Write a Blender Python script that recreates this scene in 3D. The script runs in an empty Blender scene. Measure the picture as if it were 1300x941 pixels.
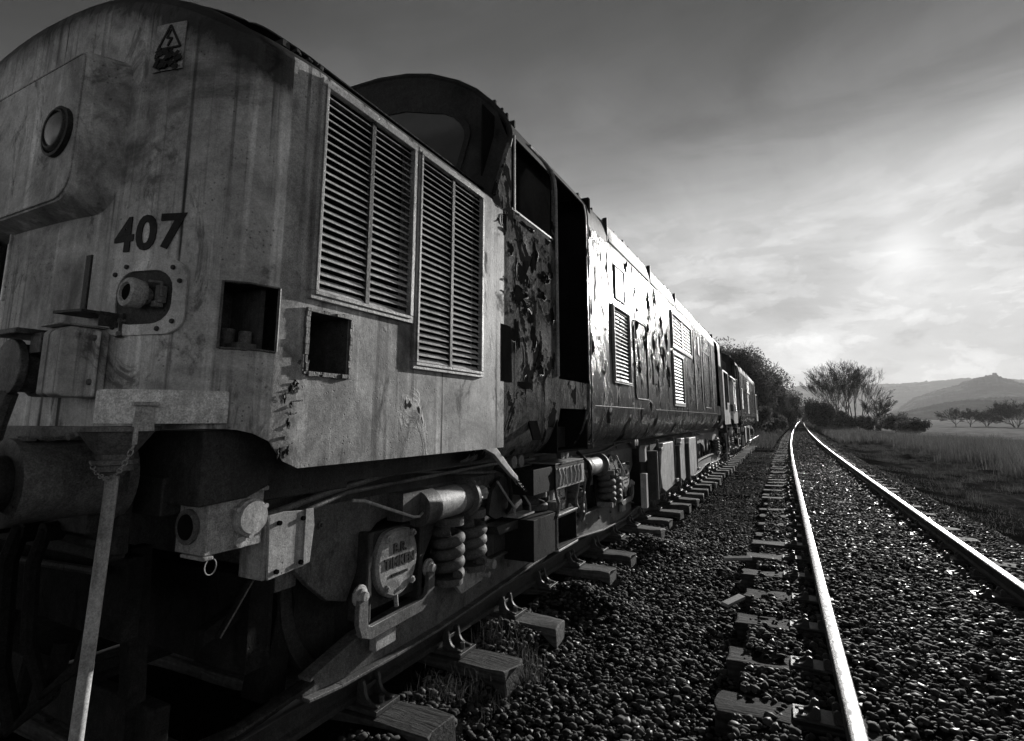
import bpy, math, random
import numpy as np
from mathutils import Vector, Matrix
random.seed(7); rng = np.random.default_rng(11)
S = bpy.context.scene
C = bpy.context.collection
R = math.radians
CAMZ = 1.38

# ------------------------------------------------------------------ helpers
class MB:
    """collects shapes, builds ONE mesh object"""
    def __init__(s, org=(0, 0, 0)):
        s.v = []; s.f = []; s.m = []; s.org = org; s.mi = 0; s.cuts = []
    def add(s, vs, fs):
        s.cuts.append((len(s.v), len(s.f))); o = len(s.v); s.v.extend([tuple(p) for p in vs])
        for f in fs: s.f.append(tuple(i + o for i in f)); s.m.append(s.mi)
        return o
    def box(s, x0, x1, y0, y1, z0, z1, M=None):
        vs = [(x, y, z) for x in (x0, x1) for y in (y0, y1) for z in (z0, z1)]
        if M is not None: vs = [tuple(M @ Vector(p)) for p in vs]
        s.add(vs, [(0, 1, 3, 2), (4, 6, 7, 5), (0, 4, 5, 1), (2, 3, 7, 6), (0, 2, 6, 4), (1, 5, 7, 3)])
    def cbox(s, c, d, rot=None):
        M = Matrix.Translation(c) @ (rot.to_4x4() if rot is not None else Matrix())
        s.box(-d[0]/2, d[0]/2, -d[1]/2, d[1]/2, -d[2]/2, d[2]/2, M)
    def tube(s, pts, r, n=8, caps=True, closed=False):
        pts = [Vector(p) for p in pts]; k = len(pts)
        rs = r if isinstance(r, (list, tuple)) else [r]*k
        vs = []; u = None
        for i, p in enumerate(pts):
            if closed: t = pts[(i+1) % k] - pts[i-1]
            else: t = pts[min(i+1, k-1)] - pts[max(i-1, 0)]
            t = t.normalized() if t.length > 1e-9 else Vector((0, 0, 1))
            if u is None:
                u = t.orthogonal().normalized()
            else:
                u = (u - t*u.dot(t)); u = u.normalized() if u.length > 1e-6 else t.orthogonal().normalized()
            w = t.cross(u)
            for j in range(n):
                a = 2*math.pi*j/n
                vs.append(p + (u*math.cos(a) + w*math.sin(a))*rs[i])
        fs = []
        for i in range(k if closed else k-1):
            a = i*n; b = ((i+1) % k)*n
            for j in range(n):
                fs.append((a+j, a+(j+1) % n, b+(j+1) % n, b+j))
        if caps and not closed:
            fs.append(tuple(range(n-1, -1, -1))); fs.append(tuple((k-1)*n + j for j in range(n)))
        s.add(vs, fs)
    def cyl(s, a, b, r, n=20, r2=None):
        s.tube([a, b], [r, r if r2 is None else r2], n)
    def lathe(s, prof, c, axis, n=28):
        """prof: list of (dist along axis, radius)"""
        ax = Vector(axis).normalized()
        u = ax.orthogonal().normalized(); w = ax.cross(u); c = Vector(c)
        vs = []
        for (t, r) in prof:
            for j in range(n):
                a = 2*math.pi*j/n
                vs.append(c + ax*t + (u*math.cos(a) + w*math.sin(a))*max(r, 1e-4))
        fs = []
        for i in range(len(prof)-1):
            for j in range(n): fs.append((i*n+j, i*n+(j+1) % n, (i+1)*n+(j+1) % n, (i+1)*n+j))
        fs.append(tuple(range(n-1, -1, -1))); fs.append(tuple((len(prof)-1)*n + j for j in range(n)))
        s.add(vs, fs)
    def prism(s, poly, x0, x1, f=None):
        """poly in (y,z), extruded along x"""
        n = len(poly)
        g = f or (lambda x, a, b: (x, a, b))
        vs = [g(x0, a, b) for a, b in poly] + [g(x1, a, b) for a, b in poly]
        fs = [tuple(range(n)), tuple(range(2*n-1, n-1, -1))]
        for i in range(n):
            j = (i+1) % n; fs.append((i, i+n, j+n, j))
        s.add(vs, fs)
    def helix(s, c, r, wire, h, turns, n=10, seg=14):
        k = int(turns*seg); pts = []
        for i in range(k+1):
            a = 2*math.pi*i/seg
            t = i/k
            pts.append((c[0]+r*math.cos(a), c[1]+r*math.sin(a), c[2]+wire + (h-2*wire)*t))
        s.tube(pts, wire, n)
    def each(s, name, mat, parent=None, bevel=0):
        cu = s.cuts+[(len(s.v), len(s.f))]
        for (a, fa), (c, fc) in zip(cu, cu[1:]):
            q = MB(s.org); q.add(s.v[a:c], [tuple(i-a for i in f) for f in s.f[fa:fc]]); q.build(name, mat, parent, bevel)
    def build(s, name, mat, parent=None, bevel=0, smooth=True, ang=35, recalc=True):
        me = bpy.data.meshes.new(name)
        ox, oy, oz = s.org
        me.from_pydata([(a-ox, b-oy, c-oz) for a, b, c in s.v], [], s.f)
        mats = mat if isinstance(mat, (list, tuple)) else [mat]
        for m_ in mats: me.materials.append(m_)
        if len(mats) > 1: me.polygons.foreach_set('material_index', s.m)
        if recalc:
            import bmesh
            bm = bmesh.new(); bm.from_mesh(me); bmesh.ops.recalc_face_normals(bm, faces=bm.faces); bm.to_mesh(me); bm.free()
        if smooth:
            me.polygons.foreach_set('use_smooth', [True]*len(me.polygons))
            me.set_sharp_from_angle(angle=R(ang))
        me.update()
        o = bpy.data.objects.new(name, me); C.objects.link(o)
        if parent: o.parent = parent
        if bevel:
            b = o.modifiers.new('bevel', 'BEVEL'); b.width = bevel; b.segments = 2; b.limit_method = 'ANGLE'; b.angle_limit = R(40); b.harden_normals = smooth
        return o

def tag(o, label=None, cat=None, group=None, kind=None):
    if label: o['label'] = label
    if cat: o['category'] = cat
    if group: o['group'] = group
    if kind: o['kind'] = kind
    return o
def empty(name, loc=(0, 0, 0)):
    o = bpy.data.objects.new(name, None); C.objects.link(o); o.location = loc; o.empty_display_size = .2
    return o
KIDS = {}
def kids(o): return [c for c in bpy.data.objects if c.parent == o]
def copy_tree(o, parent=None, kmap=None):
    if kmap is None:
        kmap = {}
        for q in bpy.data.objects:
            if q.parent: kmap.setdefault(q.parent.name, []).append(q)
    c = o.copy(); C.objects.link(c)
    if parent: c.parent = parent
    for ch in kmap.get(o.name, []): copy_tree(ch, c, kmap)
    return c
def np_mesh(name, verts, faces, mat, parent=None, smooth=False):
    """verts (N,3), faces (M,k) arrays"""
    me = bpy.data.meshes.new(name)
    n, m, k = len(verts), len(faces), faces.shape[1]
    me.vertices.add(n); me.vertices.foreach_set('co', np.asarray(verts, np.float32).ravel())
    me.loops.add(m*k); me.loops.foreach_set('vertex_index', np.asarray(faces, np.int32).ravel())
    me.polygons.add(m); me.polygons.foreach_set('loop_start', np.arange(0, m*k, k, dtype=np.int32))
    me.polygons.foreach_set('loop_total', np.full(m, k, np.int32))
    if smooth: me.polygons.foreach_set('use_smooth', np.ones(m, bool))
    me.materials.append(mat); me.update(calc_edges=True); me.validate()
    o = bpy.data.objects.new(name, me); C.objects.link(o)
    if parent: o.parent = parent
    return o

# ------------------------------------------------------------------ materials
class NT:
    def __init__(s, name):
        s.mat = bpy.data.materials.new(name); s.mat.use_nodes = True
        s.t = s.mat.node_tree; s.n = s.t.nodes; s.l = s.t.links
        s.b = s.n['Principled BSDF']; s.tc = s.n.new('ShaderNodeTexCoord')
    def link(s, a, b): s.l.new(a, b)
    def mapping(s, scale, loc=(0, 0, 0), src='Object'):
        m = s.n.new('ShaderNodeMapping'); m.inputs['Scale'].default_value = scale; m.inputs['Location'].default_value = loc
        s.link(s.tc.outputs[src], m.inputs['Vector']); return m.outputs[0]
    def noise(s, vec, scale, detail=6, rough=.6, dist=0.):
        n = s.n.new('ShaderNodeTexNoise'); n.inputs['Scale'].default_value = scale; n.inputs['Detail'].default_value = detail
        n.inputs['Roughness'].default_value = rough; n.inputs['Distortion'].default_value = dist
        if vec is not None: s.link(vec, n.inputs['Vector'])
        return n.outputs['Fac']
    def ramp(s, val, pts):
        r = s.n.new('ShaderNodeValToRGB'); e = r.color_ramp.elements
        e[0].position, e[0].color = pts[0][0], (pts[0][1],)*3 + (1,)
        e[1].position, e[1].color = pts[-1][0], (pts[-1][1],)*3 + (1,)
        for p, c in pts[1:-1]:
            q = e.new(p); q.color = (c,)*3 + (1,)
        s.link(val, r.inputs[0]); return r.outputs[0]
    def math(s, op, a, b=None, clamp=False):
        m = s.n.new('ShaderNodeMath'); m.operation = op; m.use_clamp = clamp
        for i, x in enumerate((a, b)):
            if x is None: continue
            if isinstance(x, (int, float)): m.inputs[i].default_value = x
            else: s.link(x, m.inputs[i])
        return m.outputs[0]
    def mix(s, fac, a, b):
        m = s.n.new('ShaderNodeMix'); m.data_type = 'FLOAT'
        for i, x in zip((0, 2, 3), (fac, a, b)):
            if isinstance(x, (int, float)): m.inputs[i].default_value = x
            else: s.link(x, m.inputs[i])
        return m.outputs[0]
    def bump(s, h, strength=.5, dist=.01):
        b = s.n.new('ShaderNodeBump'); b.inputs['Strength'].default_value = strength; b.inputs['Distance'].default_value = dist
        s.link(h, b.inputs['Height']); s.link(b.outputs[0], s.b.inputs['Normal'])
    def col(s, v):
        if isinstance(v, (int, float)): s.b.inputs['Base Color'].default_value = (v, v, v, 1)
        else: s.link(v, s.b.inputs['Base Color'])
    def rough(s, v):
        if isinstance(v, (int, float)): s.b.inputs['Roughness'].default_value = v
        else: s.link(v, s.b.inputs['Roughness'])

def paint(name, *a, cap=False, **k):
    global DOME_SHADE; DOME_SHADE = cap
    return paint_(name, *a, **k)
DOME_SHADE = False
def paint_(name, base, rough=.55, lo=.45, hi=1.5, streak=.5, flake=None, flakecol=.03, rust=.35, bump=.35, metal=0., fscale=5., speck=.25, spec=.28, fstretch=.45, rrange=.25):
    m = NT(name)
    o = m.mapping((1, 1, 1))
    big = m.noise(o, 1.7, 10, .68, .6)
    md = m.noise(m.mapping((1, 1, .75), (3, 1, 9)), 6.5, 8, .68, .5)
    fine = m.noise(o, 55, 4, .7)
    spk = m.noise(o, 190, 2, .5)
    a = m.ramp(big, [(.3, lo), (.5, 1.), (.72, hi)])
    a = m.math('MULTIPLY', a, m.ramp(md, [(.34, .72), (.5, 1.), (.68, 1.22)]))
    gate = m.ramp(m.noise(m.mapping((1, 1, .5), (8, 2, 1)), 1.9, 4, .6), [(.42, 0.), (.58, 1.)])
    dr = m.ramp(m.noise(m.mapping((30, 30, .55)), 1.0, 5, .55, .15), [(.53, 0.), (.66, 1.)])
    pr_ = m.ramp(m.noise(m.mapping((17, 17, .45), (5, 5, 3)), 1.0, 5, .55, .1), [(.54, 0.), (.68, 1.)])
    b = m.math('SUBTRACT', m.math('ADD', 1., m.math('MULTIPLY', pr_, streak*.7)), m.math('MULTIPLY', m.math('MULTIPLY', dr, gate), streak*1.05))
    c = m.ramp(fine, [(.3, 1-speck), (.7, 1+speck)])
    d = m.ramp(spk, [(.32, 1-speck), (.68, 1+speck)])
    vo = m.n.new('ShaderNodeTexVoronoi'); vo.inputs['Scale'].default_value = 48; m.link(o, vo.inputs['Vector'])
    pit = m.math('MULTIPLY', m.ramp(vo.outputs['Distance'], [(.10, 1.), (.22, 0.)]), m.ramp(m.noise(m.mapping((1, 1, 1), (2, 9, 4)), 5., 5, .7), [(.5, 0.), (.6, 1.)]))
    v = m.math('MULTIPLY', m.math('MULTIPLY', a, b), m.math('MULTIPLY', c, d))
    v = m.math('MULTIPLY', v, m.math('SUBTRACT', 1., m.math('MULTIPLY', pit, .6)))
    v = m.math('MULTIPLY', v, base)
    # rust blotches
    rn = m.noise(m.mapping((3.1, 3.1, 1.6), (4, 7, 2)), 1.7, 10, .72, .8)
    rm = m.ramp(rn, [(.56, 0.), (.64, 1.)])
    v = m.mix(m.math('MULTIPLY', rm, rust), v, base*.25)
    if DOME_SHADE:      # shade of the rounded nose top painted into the colour, with a ragged edge
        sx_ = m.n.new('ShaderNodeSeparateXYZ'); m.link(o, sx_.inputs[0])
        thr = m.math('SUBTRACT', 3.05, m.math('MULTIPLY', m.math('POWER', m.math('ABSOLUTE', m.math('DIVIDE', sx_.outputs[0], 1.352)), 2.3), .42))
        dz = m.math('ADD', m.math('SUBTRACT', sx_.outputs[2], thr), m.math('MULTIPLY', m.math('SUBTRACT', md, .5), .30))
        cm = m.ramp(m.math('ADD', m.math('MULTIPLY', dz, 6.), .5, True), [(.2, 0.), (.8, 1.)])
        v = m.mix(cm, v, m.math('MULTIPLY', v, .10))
    h = m.math('SUBTRACT', m.math('ADD', m.math('MULTIPLY', fine, .35), m.math('MULTIPLY', spk, .12)), m.math('MULTIPLY', pit, .5))
    rr = m.math('ADD', rough-rrange/2, m.math('MULTIPLY', m.noise(o, 9, 6, .7), rrange))
    rr = m.math('ADD', rr, m.math('MULTIPLY', rm, .25), True)
    if flake is not None:
        fn = m.noise(m.mapping((1, 1, fstretch), (1.3, 2.2, 5)), fscale, 9, .62, 1.1)
        fm = m.ramp(fn, [(flake, 0.), (flake+.012, 1.)])
        edge = m.ramp(fn, [(flake-.03, 0.), (flake-.002, 1.), (flake+.004, 0.)])
        v = m.mix(fm, v, m.math('MULTIPLY', m.math('ADD', fine, .2), flakecol))
        v = m.mix(m.math('MULTIPLY', edge, .55), v, min(.6, base*2.2))
        lift = m.ramp(fn, [(flake-.07, 0.), (flake, 1.), (flake+.01, -.0)])
        h = m.math('ADD', h, m.math('MULTIPLY', lift, 1.2))
        h = m.math('SUBTRACT', h, m.math('MULTIPLY', fm, .8))
        rr = m.math('ADD', rr, m.math('MULTIPLY', fm, .45), True)
        m.link(m.math('MULTIPLY', m.math('SUBTRACT', 1., fm), spec), m.b.inputs['Specular IOR Level'])
    m.col(v); m.rough(rr); m.bump(h, bump, .012)
    m.b.inputs['Metallic'].default_value = metal
    if flake is None: m.b.inputs['Specular IOR Level'].default_value = spec
    return m.mat

M = {}
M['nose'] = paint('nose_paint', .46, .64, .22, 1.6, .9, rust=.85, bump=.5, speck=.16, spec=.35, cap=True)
M['side'] = paint('nose_side_paint', .36, .58, .30, 1.55, 1.0, flake=.68, flakecol=.06, rust=.8, bump=.3, speck=.24, fscale=3., spec=.08)
M['peel'] = paint('peeling_body_paint', .05, .21, .35, 1.8, .6, flake=.56, flakecol=.02, rust=.4, bump=.34, speck=.35, fscale=5.2, fstretch=.42, spec=.055, rrange=.16)
M['peelcab'] = paint('peeling_cab_paint', .13, .85, .35, 1.9, .5, flake=.545, flakecol=.03, rust=.6, bump=1.2, speck=.35, fscale=3.1, fstretch=.6, spec=.0)
M['roof'] = paint('roof_paint', .03, .65, .5, 1.6, .2, rust=.2, bump=.4, speck=.3, spec=.2)
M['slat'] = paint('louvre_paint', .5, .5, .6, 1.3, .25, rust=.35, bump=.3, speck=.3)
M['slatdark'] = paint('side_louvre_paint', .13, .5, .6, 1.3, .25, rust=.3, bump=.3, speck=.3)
M['frame'] = paint('louvre_frame_paint', .3, .5, .5, 1.3, .2, rust=.5, bump=.5, speck=.3)
M['bogie'] = paint('bogie_grime', .032, .6, .5, 1.9, .3, rust=.2, bump=.6, speck=.4, spec=.25)
M['castframe'] = paint('bogie_casting', .10, .6, .5, 1.5, .2, rust=.5, bump=.6, speck=.4, spec=.25)
M['cast'] = paint('pale_cast_metal', .33, .55, .5, 1.35, .2, rust=.6, bump=.5, speck=.32)
M['midmetal'] = paint('weathered_metal', .12, .55, .45, 1.6, .3, rust=.5, bump=.5, speck=.35)
M['soot'] = paint('sooty_iron', .014, .75, .5, 1.9, .3, rust=.2, bump=.6, speck=.4, spec=.08)
M['spring'] = paint('spring_steel', .10, .68, .5, 1.5, .1, rust=.4, bump=.5, speck=.4, spec=.2)
M['black'] = paint('interior_black', .010, .95, .6, 1.4, .2, rust=0, bump=.2, spec=.0)
M['recess'] = paint('grimy_recess', .07, .8, .4, 1.8, .5, rust=.5, bump=.6, spec=.1)
M['letter'] = paint('letter_paint', .02, .6, .8, 1.2, .3, rust=.1, bump=.2, spec=.15)
M['tank'] = paint('tank_paint', .42, .5, .5, 1.35, .4, rust=.5, bump=.3, speck=.25)
M['railside'] = paint('rail_rust', .035, .65, .5, 1.6, .1, rust=.2, bump=.6, speck=.4, spec=.25)
M['chair'] = paint('rail_chair_iron', .05, .5, .5, 1.6, .1, rust=.2, bump=.6, speck=.4, spec=.4)
M['castpale'] = paint('pale_iron', .34, .6, .5, 1.4, .3, rust=.6, bump=.5, speck=.35)
M['dusty'] = paint('dusty_pale_paint', .72, .7, .45, 1.25, .25, rust=.5, bump=.5, speck=.3)
M['signpale'] = paint('sign_pale', .33, .5, .7, 1.2, .2, rust=.3, bump=.2)

def mk_rail():
    m = NT('polished_rail_head'); o = m.mapping((1, 1, 1)); 
    l = m.noise(m.mapping((60, .6, 60)), 1., 5, .6)
    m.col(m.ramp(l, [(.3, .55), (.7, .9)])); m.b.inputs['Metallic'].default_value = 1.
    m.rough(m.ramp(m.noise(o, 14, 5, .6), [(.3, .16), (.7, .42)])); m.bump(l, .12, .004); return m.mat
M['railhead'] = mk_rail()
def mk_oldrail():
    m = NT('dull_rail_head'); o = m.mapping((1, 1, 1))
    l = m.noise(m.mapping((40, 1.5, 40)), 1., 5, .6)
    m.col(m.ramp(l, [(.3, .05), (.7, .16)])); m.b.inputs['Metallic'].default_value = .6
    m.rough(.42); m.bump(m.noise(o, 60, 4, .7), .3, .004); return m.mat
M['oldhead'] = mk_oldrail()
def mk_wood(nm='sleeper_wood', k=1., rg=.8, sp=.2):
    m = NT(nm); g = m.noise(m.mapping((2.5, 55, 55)), 1., 6, .65, .3); o = m.noise(m.mapping((1, 1, 1)), 22, 8, .7)
    oi = m.n.new('ShaderNodeObjectInfo')
    v = m.math('MULTIPLY', m.ramp(g, [(.3, .035), (.55, .10), (.75, .17)]), m.ramp(o, [(.35, .55), (.7, 1.3)]))
    v = m.math('MULTIPLY', v, m.math('ADD', .6*k, m.math('MULTIPLY', oi.outputs['Random'], .7*k)))
    m.col(v); m.rough(rg); m.b.inputs['Specular IOR Level'].default_value = sp; m.bump(m.math('ADD', g, m.math('MULTIPLY', o, .6)), .7, .012); return m.mat
M['wood'] = mk_wood(); M['wetwood'] = mk_wood('wet_sleeper_wood', .6, .8, .08)
def mk_stone(r0=.5, r1=.95, nm='ballast_stone', sp=.35):
    m = NT(nm); m.b.inputs['Specular IOR Level'].default_value = sp; g = m.n.new('ShaderNodeNewGeometry')
    o = m.mapping((1, 1, 1)); a = m.noise(o, 30, 5, .7); w = m.noise(o, 2.0, 4, .6)
    rp = g.outputs['Random Per Island']
    v = m.math('MULTIPLY', m.ramp(rp, [(0., .018), (.6, .04), (.92, .065), (1., .13)]), m.ramp(a, [(.3, .6), (.7, 1.4)]))
    v = m.math('MULTIPLY', v, m.ramp(w, [(.35, .6), (.65, 1.3)]))
    m.col(v); m.rough(m.ramp(m.math('FRACT', m.math('MULTIPLY', rp, 7.31)), [(0., r0), (.18, r0+.3), (1., r1)])); m.bump(a, .5, .006)
    return m.mat
M['stone'] = mk_stone(); M['stoneshine'] = mk_stone(.32, .95, 'wet_ballast_stone', .28)
def mk_ground():
    m = NT('ground_soil_grass'); o = m.mapping((1, 1, 1)); sep = m.n.new('ShaderNodeSeparateXYZ'); m.link(o, sep.inputs[0])
    a = m.noise(o, 12, 8, .7); f = m.noise(o, 70, 5, .75); big = m.noise(o, .35, 6, .6, .5); tuf = m.noise(m.mapping((1, .35, 1)), 1.6, 8, .7, 1.)
    bal = m.math('MULTIPLY', m.ramp(f, [(.3, .004), (.6, .014), (.8, .035)]), m.ramp(a, [(.3, .6), (.7, 1.2)]))
    gra = m.math('MULTIPLY', m.ramp(tuf, [(.3, .014), (.5, .048), (.7, .13)]), m.ramp(f, [(.3, .55), (.7, 1.35)]))
    path = m.math('MULTIPLY', m.ramp(big, [(.35, .6), (.65, 1.25)]), gra)
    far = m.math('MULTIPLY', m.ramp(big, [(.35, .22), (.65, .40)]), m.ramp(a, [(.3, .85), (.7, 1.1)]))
    x = m.math('ADD', sep.outputs[0], m.math('MULTIPLY', m.math('SUBTRACT', big, .5), 2.2))
    rgt = m.ramp(m.math('MULTIPLY', m.math('SUBTRACT', x, 3.0), .8), [(0., 0.), (1., 1.)])
    lft = m.ramp(m.math('MULTIPLY', m.math('SUBTRACT', -4.6, x), .5), [(0., 0.), (1., 1.)])
    g_ = m.math('ADD', rgt, lft, True)
    v = m.mix(g_, bal, path)
    v = m.math('MULTIPLY', v, m.mix(lft, 1., .45))  # ground left of the engines darkened, its shade put into the colour
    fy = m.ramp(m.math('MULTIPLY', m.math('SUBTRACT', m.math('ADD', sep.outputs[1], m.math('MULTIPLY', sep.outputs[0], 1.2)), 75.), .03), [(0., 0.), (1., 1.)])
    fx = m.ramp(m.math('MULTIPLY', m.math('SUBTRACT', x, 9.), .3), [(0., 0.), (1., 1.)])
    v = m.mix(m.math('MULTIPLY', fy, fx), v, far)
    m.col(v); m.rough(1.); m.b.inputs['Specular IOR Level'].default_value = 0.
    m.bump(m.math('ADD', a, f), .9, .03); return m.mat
M['ground'] = mk_ground()
def plain(name, c, rough=.8, var=.3, scale=3., spec=.2, trans=0.):
    m = NT(name); o = m.mapping((1, 1, 1)); n = m.noise(o, scale, 5, .7)
    m.col(m.ramp(n, [(.3, c*(1-var)), (.7, c*(1+var))])); m.rough(rough); m.b.inputs['Specular IOR Level'].default_value = spec
    return m.mat
def plant(name, c, var=.5, scale=1.5, tr=.5):
    m = NT(name); o = m.mapping((1, 1, 1)); n = m.noise(o, scale, 5, .7); g = m.n.new('ShaderNodeNewGeometry')
    v = m.math('MULTIPLY', m.ramp(n, [(.3, c*(1-var)), (.7, c*(1+var))]), m.ramp(g.outputs['Random Per Island'], [(0., .5), (1., 1.6)]))
    m.col(v); m.rough(.8); m.b.inputs['Specular IOR Level'].default_value = .03
    t = m.n.new('ShaderNodeBsdfTranslucent'); m.link(v, t.inputs['Color']); x = m.n.new('ShaderNodeMixShader'); x.inputs[0].default_value = tr
    m.link(m.b.outputs[0], x.inputs[1]); m.link(t.outputs[0], x.inputs[2]); m.link(x.outputs[0], m.n['Material Output'].inputs['Surface']); return m.mat
M['bark'] = plain('bark', .06, .85, .4, 20)
M['twig'] = plant('twigs', .075, .3, 2, .25)
M['leaf'] = plant('dark_foliage', .085, .5, .6, .5)
M['reed'] = plant('dead_reed', .11, .5, .5, .35)
M['grass'] = plant('winter_grass', .075, .5, 1.2, .4)
def hillm(name, c, s1):
    m = NT(name); a = m.noise(m.mapping((1, 1, 3)), s1, 8, .75); f = m.noise(m.mapping((1, 1, 1)), s1*.15, 4, .6, 1.)
    m.col(m.math('MULTIPLY', m.ramp(a, [(.35, c*.35), (.55, c), (.68, c*1.9)]), m.ramp(f, [(.42, .7), (.5, 1.), (.56, 2.0)]))); m.rough(.95); m.b.inputs['Specular IOR Level'].default_value = 0
    m.bump(a, 1., 6.); return m.mat
M['hillfar'] = hillm('far_hill_wood', .09, .02); M['hillmid'] = hillm('wooded_hill', .06, .035)
M['brokenwood'] = plain('split_pale_wood', .32, .6, .4, 30)
def mk_glass():
    m = NT('grimy_glass'); o = m.mapping((1, 1, 1)); m.col(m.ramp(m.noise(o, 3, 6, .6), [(.3, .035), (.7, .08)])); m.rough(.38); return m.mat
M['glass'] = mk_glass()
M['lens'] = plain('dirty_lens', .16, .25, .4, 14, .6)

# ------------------------------------------------------------------ the locomotive
# built in "front" coordinates: x = metres right of the track centre, y = metres ahead of the camera, z above rail top
LX, LY = -3.0, 10.11
ORG = (0, LY, 0)
loco = empty('diesel_locomotive', (LX, LY, 0))
tag(loco, 'large derelict diesel locomotive in the foreground with number 407 on its peeling nose', 'locomotive', 'rusting diesel locomotives on the left track')
def B(): return MB(ORG)
PI = math.pi

PLAN = [(0,.98),(.13,.981),(.28,.984),(.42,.988),(.55,.993),(.66,1.0),(.75,1.008),(.9,1.024),(1.0,1.042),(1.08,1.063),(1.15,1.09),(1.21,1.122),(1.25,1.148),(1.275,1.168),(1.30,1.197),(1.322,1.232),(1.338,1.28),(1.348,1.34),(1.352,1.40),(1.352,1.47),(1.352,1.70),(1.352,2.12),(1.352,2.13),(1.352,2.82),(1.352,3.12)]
def plany(x):
    x = abs(x)
    for (a, b), (c, d) in zip(PLAN, PLAN[1:]):
        if a <= x <= c and c > a: return b + (d-b)*(x-a)/(c-a)
    return 1.4
def plann(i):
    a = Vector(PLAN[max(i-1, 0)]); b = Vector(PLAN[min(i+1, len(PLAN)-1)]); t = (b-a).normalized()
    if i == 0: t = Vector((1, 0))
    return Vector((t.y, -t.x))
def arch(x): return 3.225 - .36*(min(abs(x), 1.36)/1.352)**2.3
def RRf(i):
    x, y = PLAN[i]
    if x < .9: return .15
    return float(np.interp(i, [12, 19], [.15, .07]))
ZB = [None, 1.36, 1.45, 1.555, 1.62, 1.635, 1.80, 1.855, 1.865, 2.10, 2.35, 2.60, 2.79]
def nose_bottom(i):
    x, y = PLAN[i]
    if y < 1.17: return 1.345
    if y < 1.41:
        t = (y-1.17)/.235
        return 1.345 - .15*(1-math.sqrt(max(0, 1-t*t)))
    return 1.195
def build_nose():
    b = B(); cols = []
    n = len(PLAN)
    for sgn in (1, -1):
        grid = []
        for i, (x, y) in enumerate(PLAN):
            nb = nose_bottom(i); RR = RRf(i); top = arch(x)-RR
            zs = [nb] + [max(z, nb+.004) for z in ZB[1:]]
            for t in (.33, .66, 1.): zs.append(2.79 + (top-2.79)*t if top > 2.80 else 2.79+.001*t)
            col = [(sgn*x, y, z) for z in zs]
            nx, ny = plann(i)
            for k in range(1, 5):
                a = k/4*PI/2
                ins = RR*(1-math.cos(a)); up = RR*math.sin(a)
                fac = 1. if i < n-1 else 1.
                X = x - nx*ins if i else 0.; Y = y - ny*ins
                col.append((sgn*X, Y, arch(x)-RR+up))
            grid.append(col)
        nz = len(grid[0])
        vs = [p for c in grid for p in c]
        def skip(i, j):
            x0, y0 = PLAN[i]; x1, y1 = PLAN[i+1]; z0 = grid[i][j][2]; z1 = grid[i][j+1][2]; zc = (z0+z1)/2; yc = (y0+y1)/2; xc = (x0+x1)/2
            if 1.168 < yc < 1.34 and 1.62 < zc < 1.855: return True           # wrap round recess
            if 1.47 < yc < 1.70 and 1.555 < zc < 1.80: return True            # side recess
            if 1.47 < yc < 2.12 and 1.865 < zc < 2.79: return True            # louvre 1
            if 2.13 < yc < 2.82 and 1.635 < zc < 2.79: return True            # louvre 2
            if sgn > 0 and xc < .13 and 1.87 < zc < 2.36: return True
            return False
        for paint_i in (0, 1, 2):
            b.mi = paint_i
            fs = []
            for i in range(n-1):
                for j in range(nz-1):
                    if skip(i, j): continue
                    yc = (PLAN[i][1]+PLAN[i+1][1])/2
                    k = 2 if j >= nz-4 else (1 if yc > 1.36 else 0)
                    if k != paint_i: continue
                    q = (i*nz+j, (i+1)*nz+j, (i+1)*nz+j+1, i*nz+j+1)
                    fs.append(q if sgn > 0 else q[::-1])
            b.add(vs, fs)
    # top surface
    b.mi = 2
    NX = 24; rows = []
    for i, (x, y) in enumerate(PLAN):
        nx, ny = plann(i); RR = RRf(i); X = x-nx*RR if i else 0; Y = y-ny*RR
        if x > .3: rows.append((X, Y))
    vs = []
    for (X, Y) in rows:
        for k in range(NX+1):
            xx = -X + 2*X*k/NX; vs.append((xx, Y, arch(xx)+ .0))
    fs = [(i*(NX+1)+k, i*(NX+1)+k+1, (i+1)*(NX+1)+k+1, (i+1)*(NX+1)+k) for i in range(len(rows)-1) for k in range(NX)]
    b.add(vs, fs)
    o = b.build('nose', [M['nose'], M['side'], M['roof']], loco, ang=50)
    sd = o.modifiers.new('solid', 'SOLIDIFY'); sd.thickness = .006; sd.offset = -1; es = o.modifiers.new('split', 'EDGE_SPLIT'); es.split_angle = R(48)
    return o
nose = build_nose()

def onface(x, off=0.):
    """point of the curved nose front at lateral x, pushed off outward"""
    e = .01; y = plany(x); t = Vector((2*e, plany(x+e)-plany(x-e))).normalized(); nrm = Vector((t.y, -t.x))
    return x + nrm.x*off, y + nrm.y*off

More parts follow.
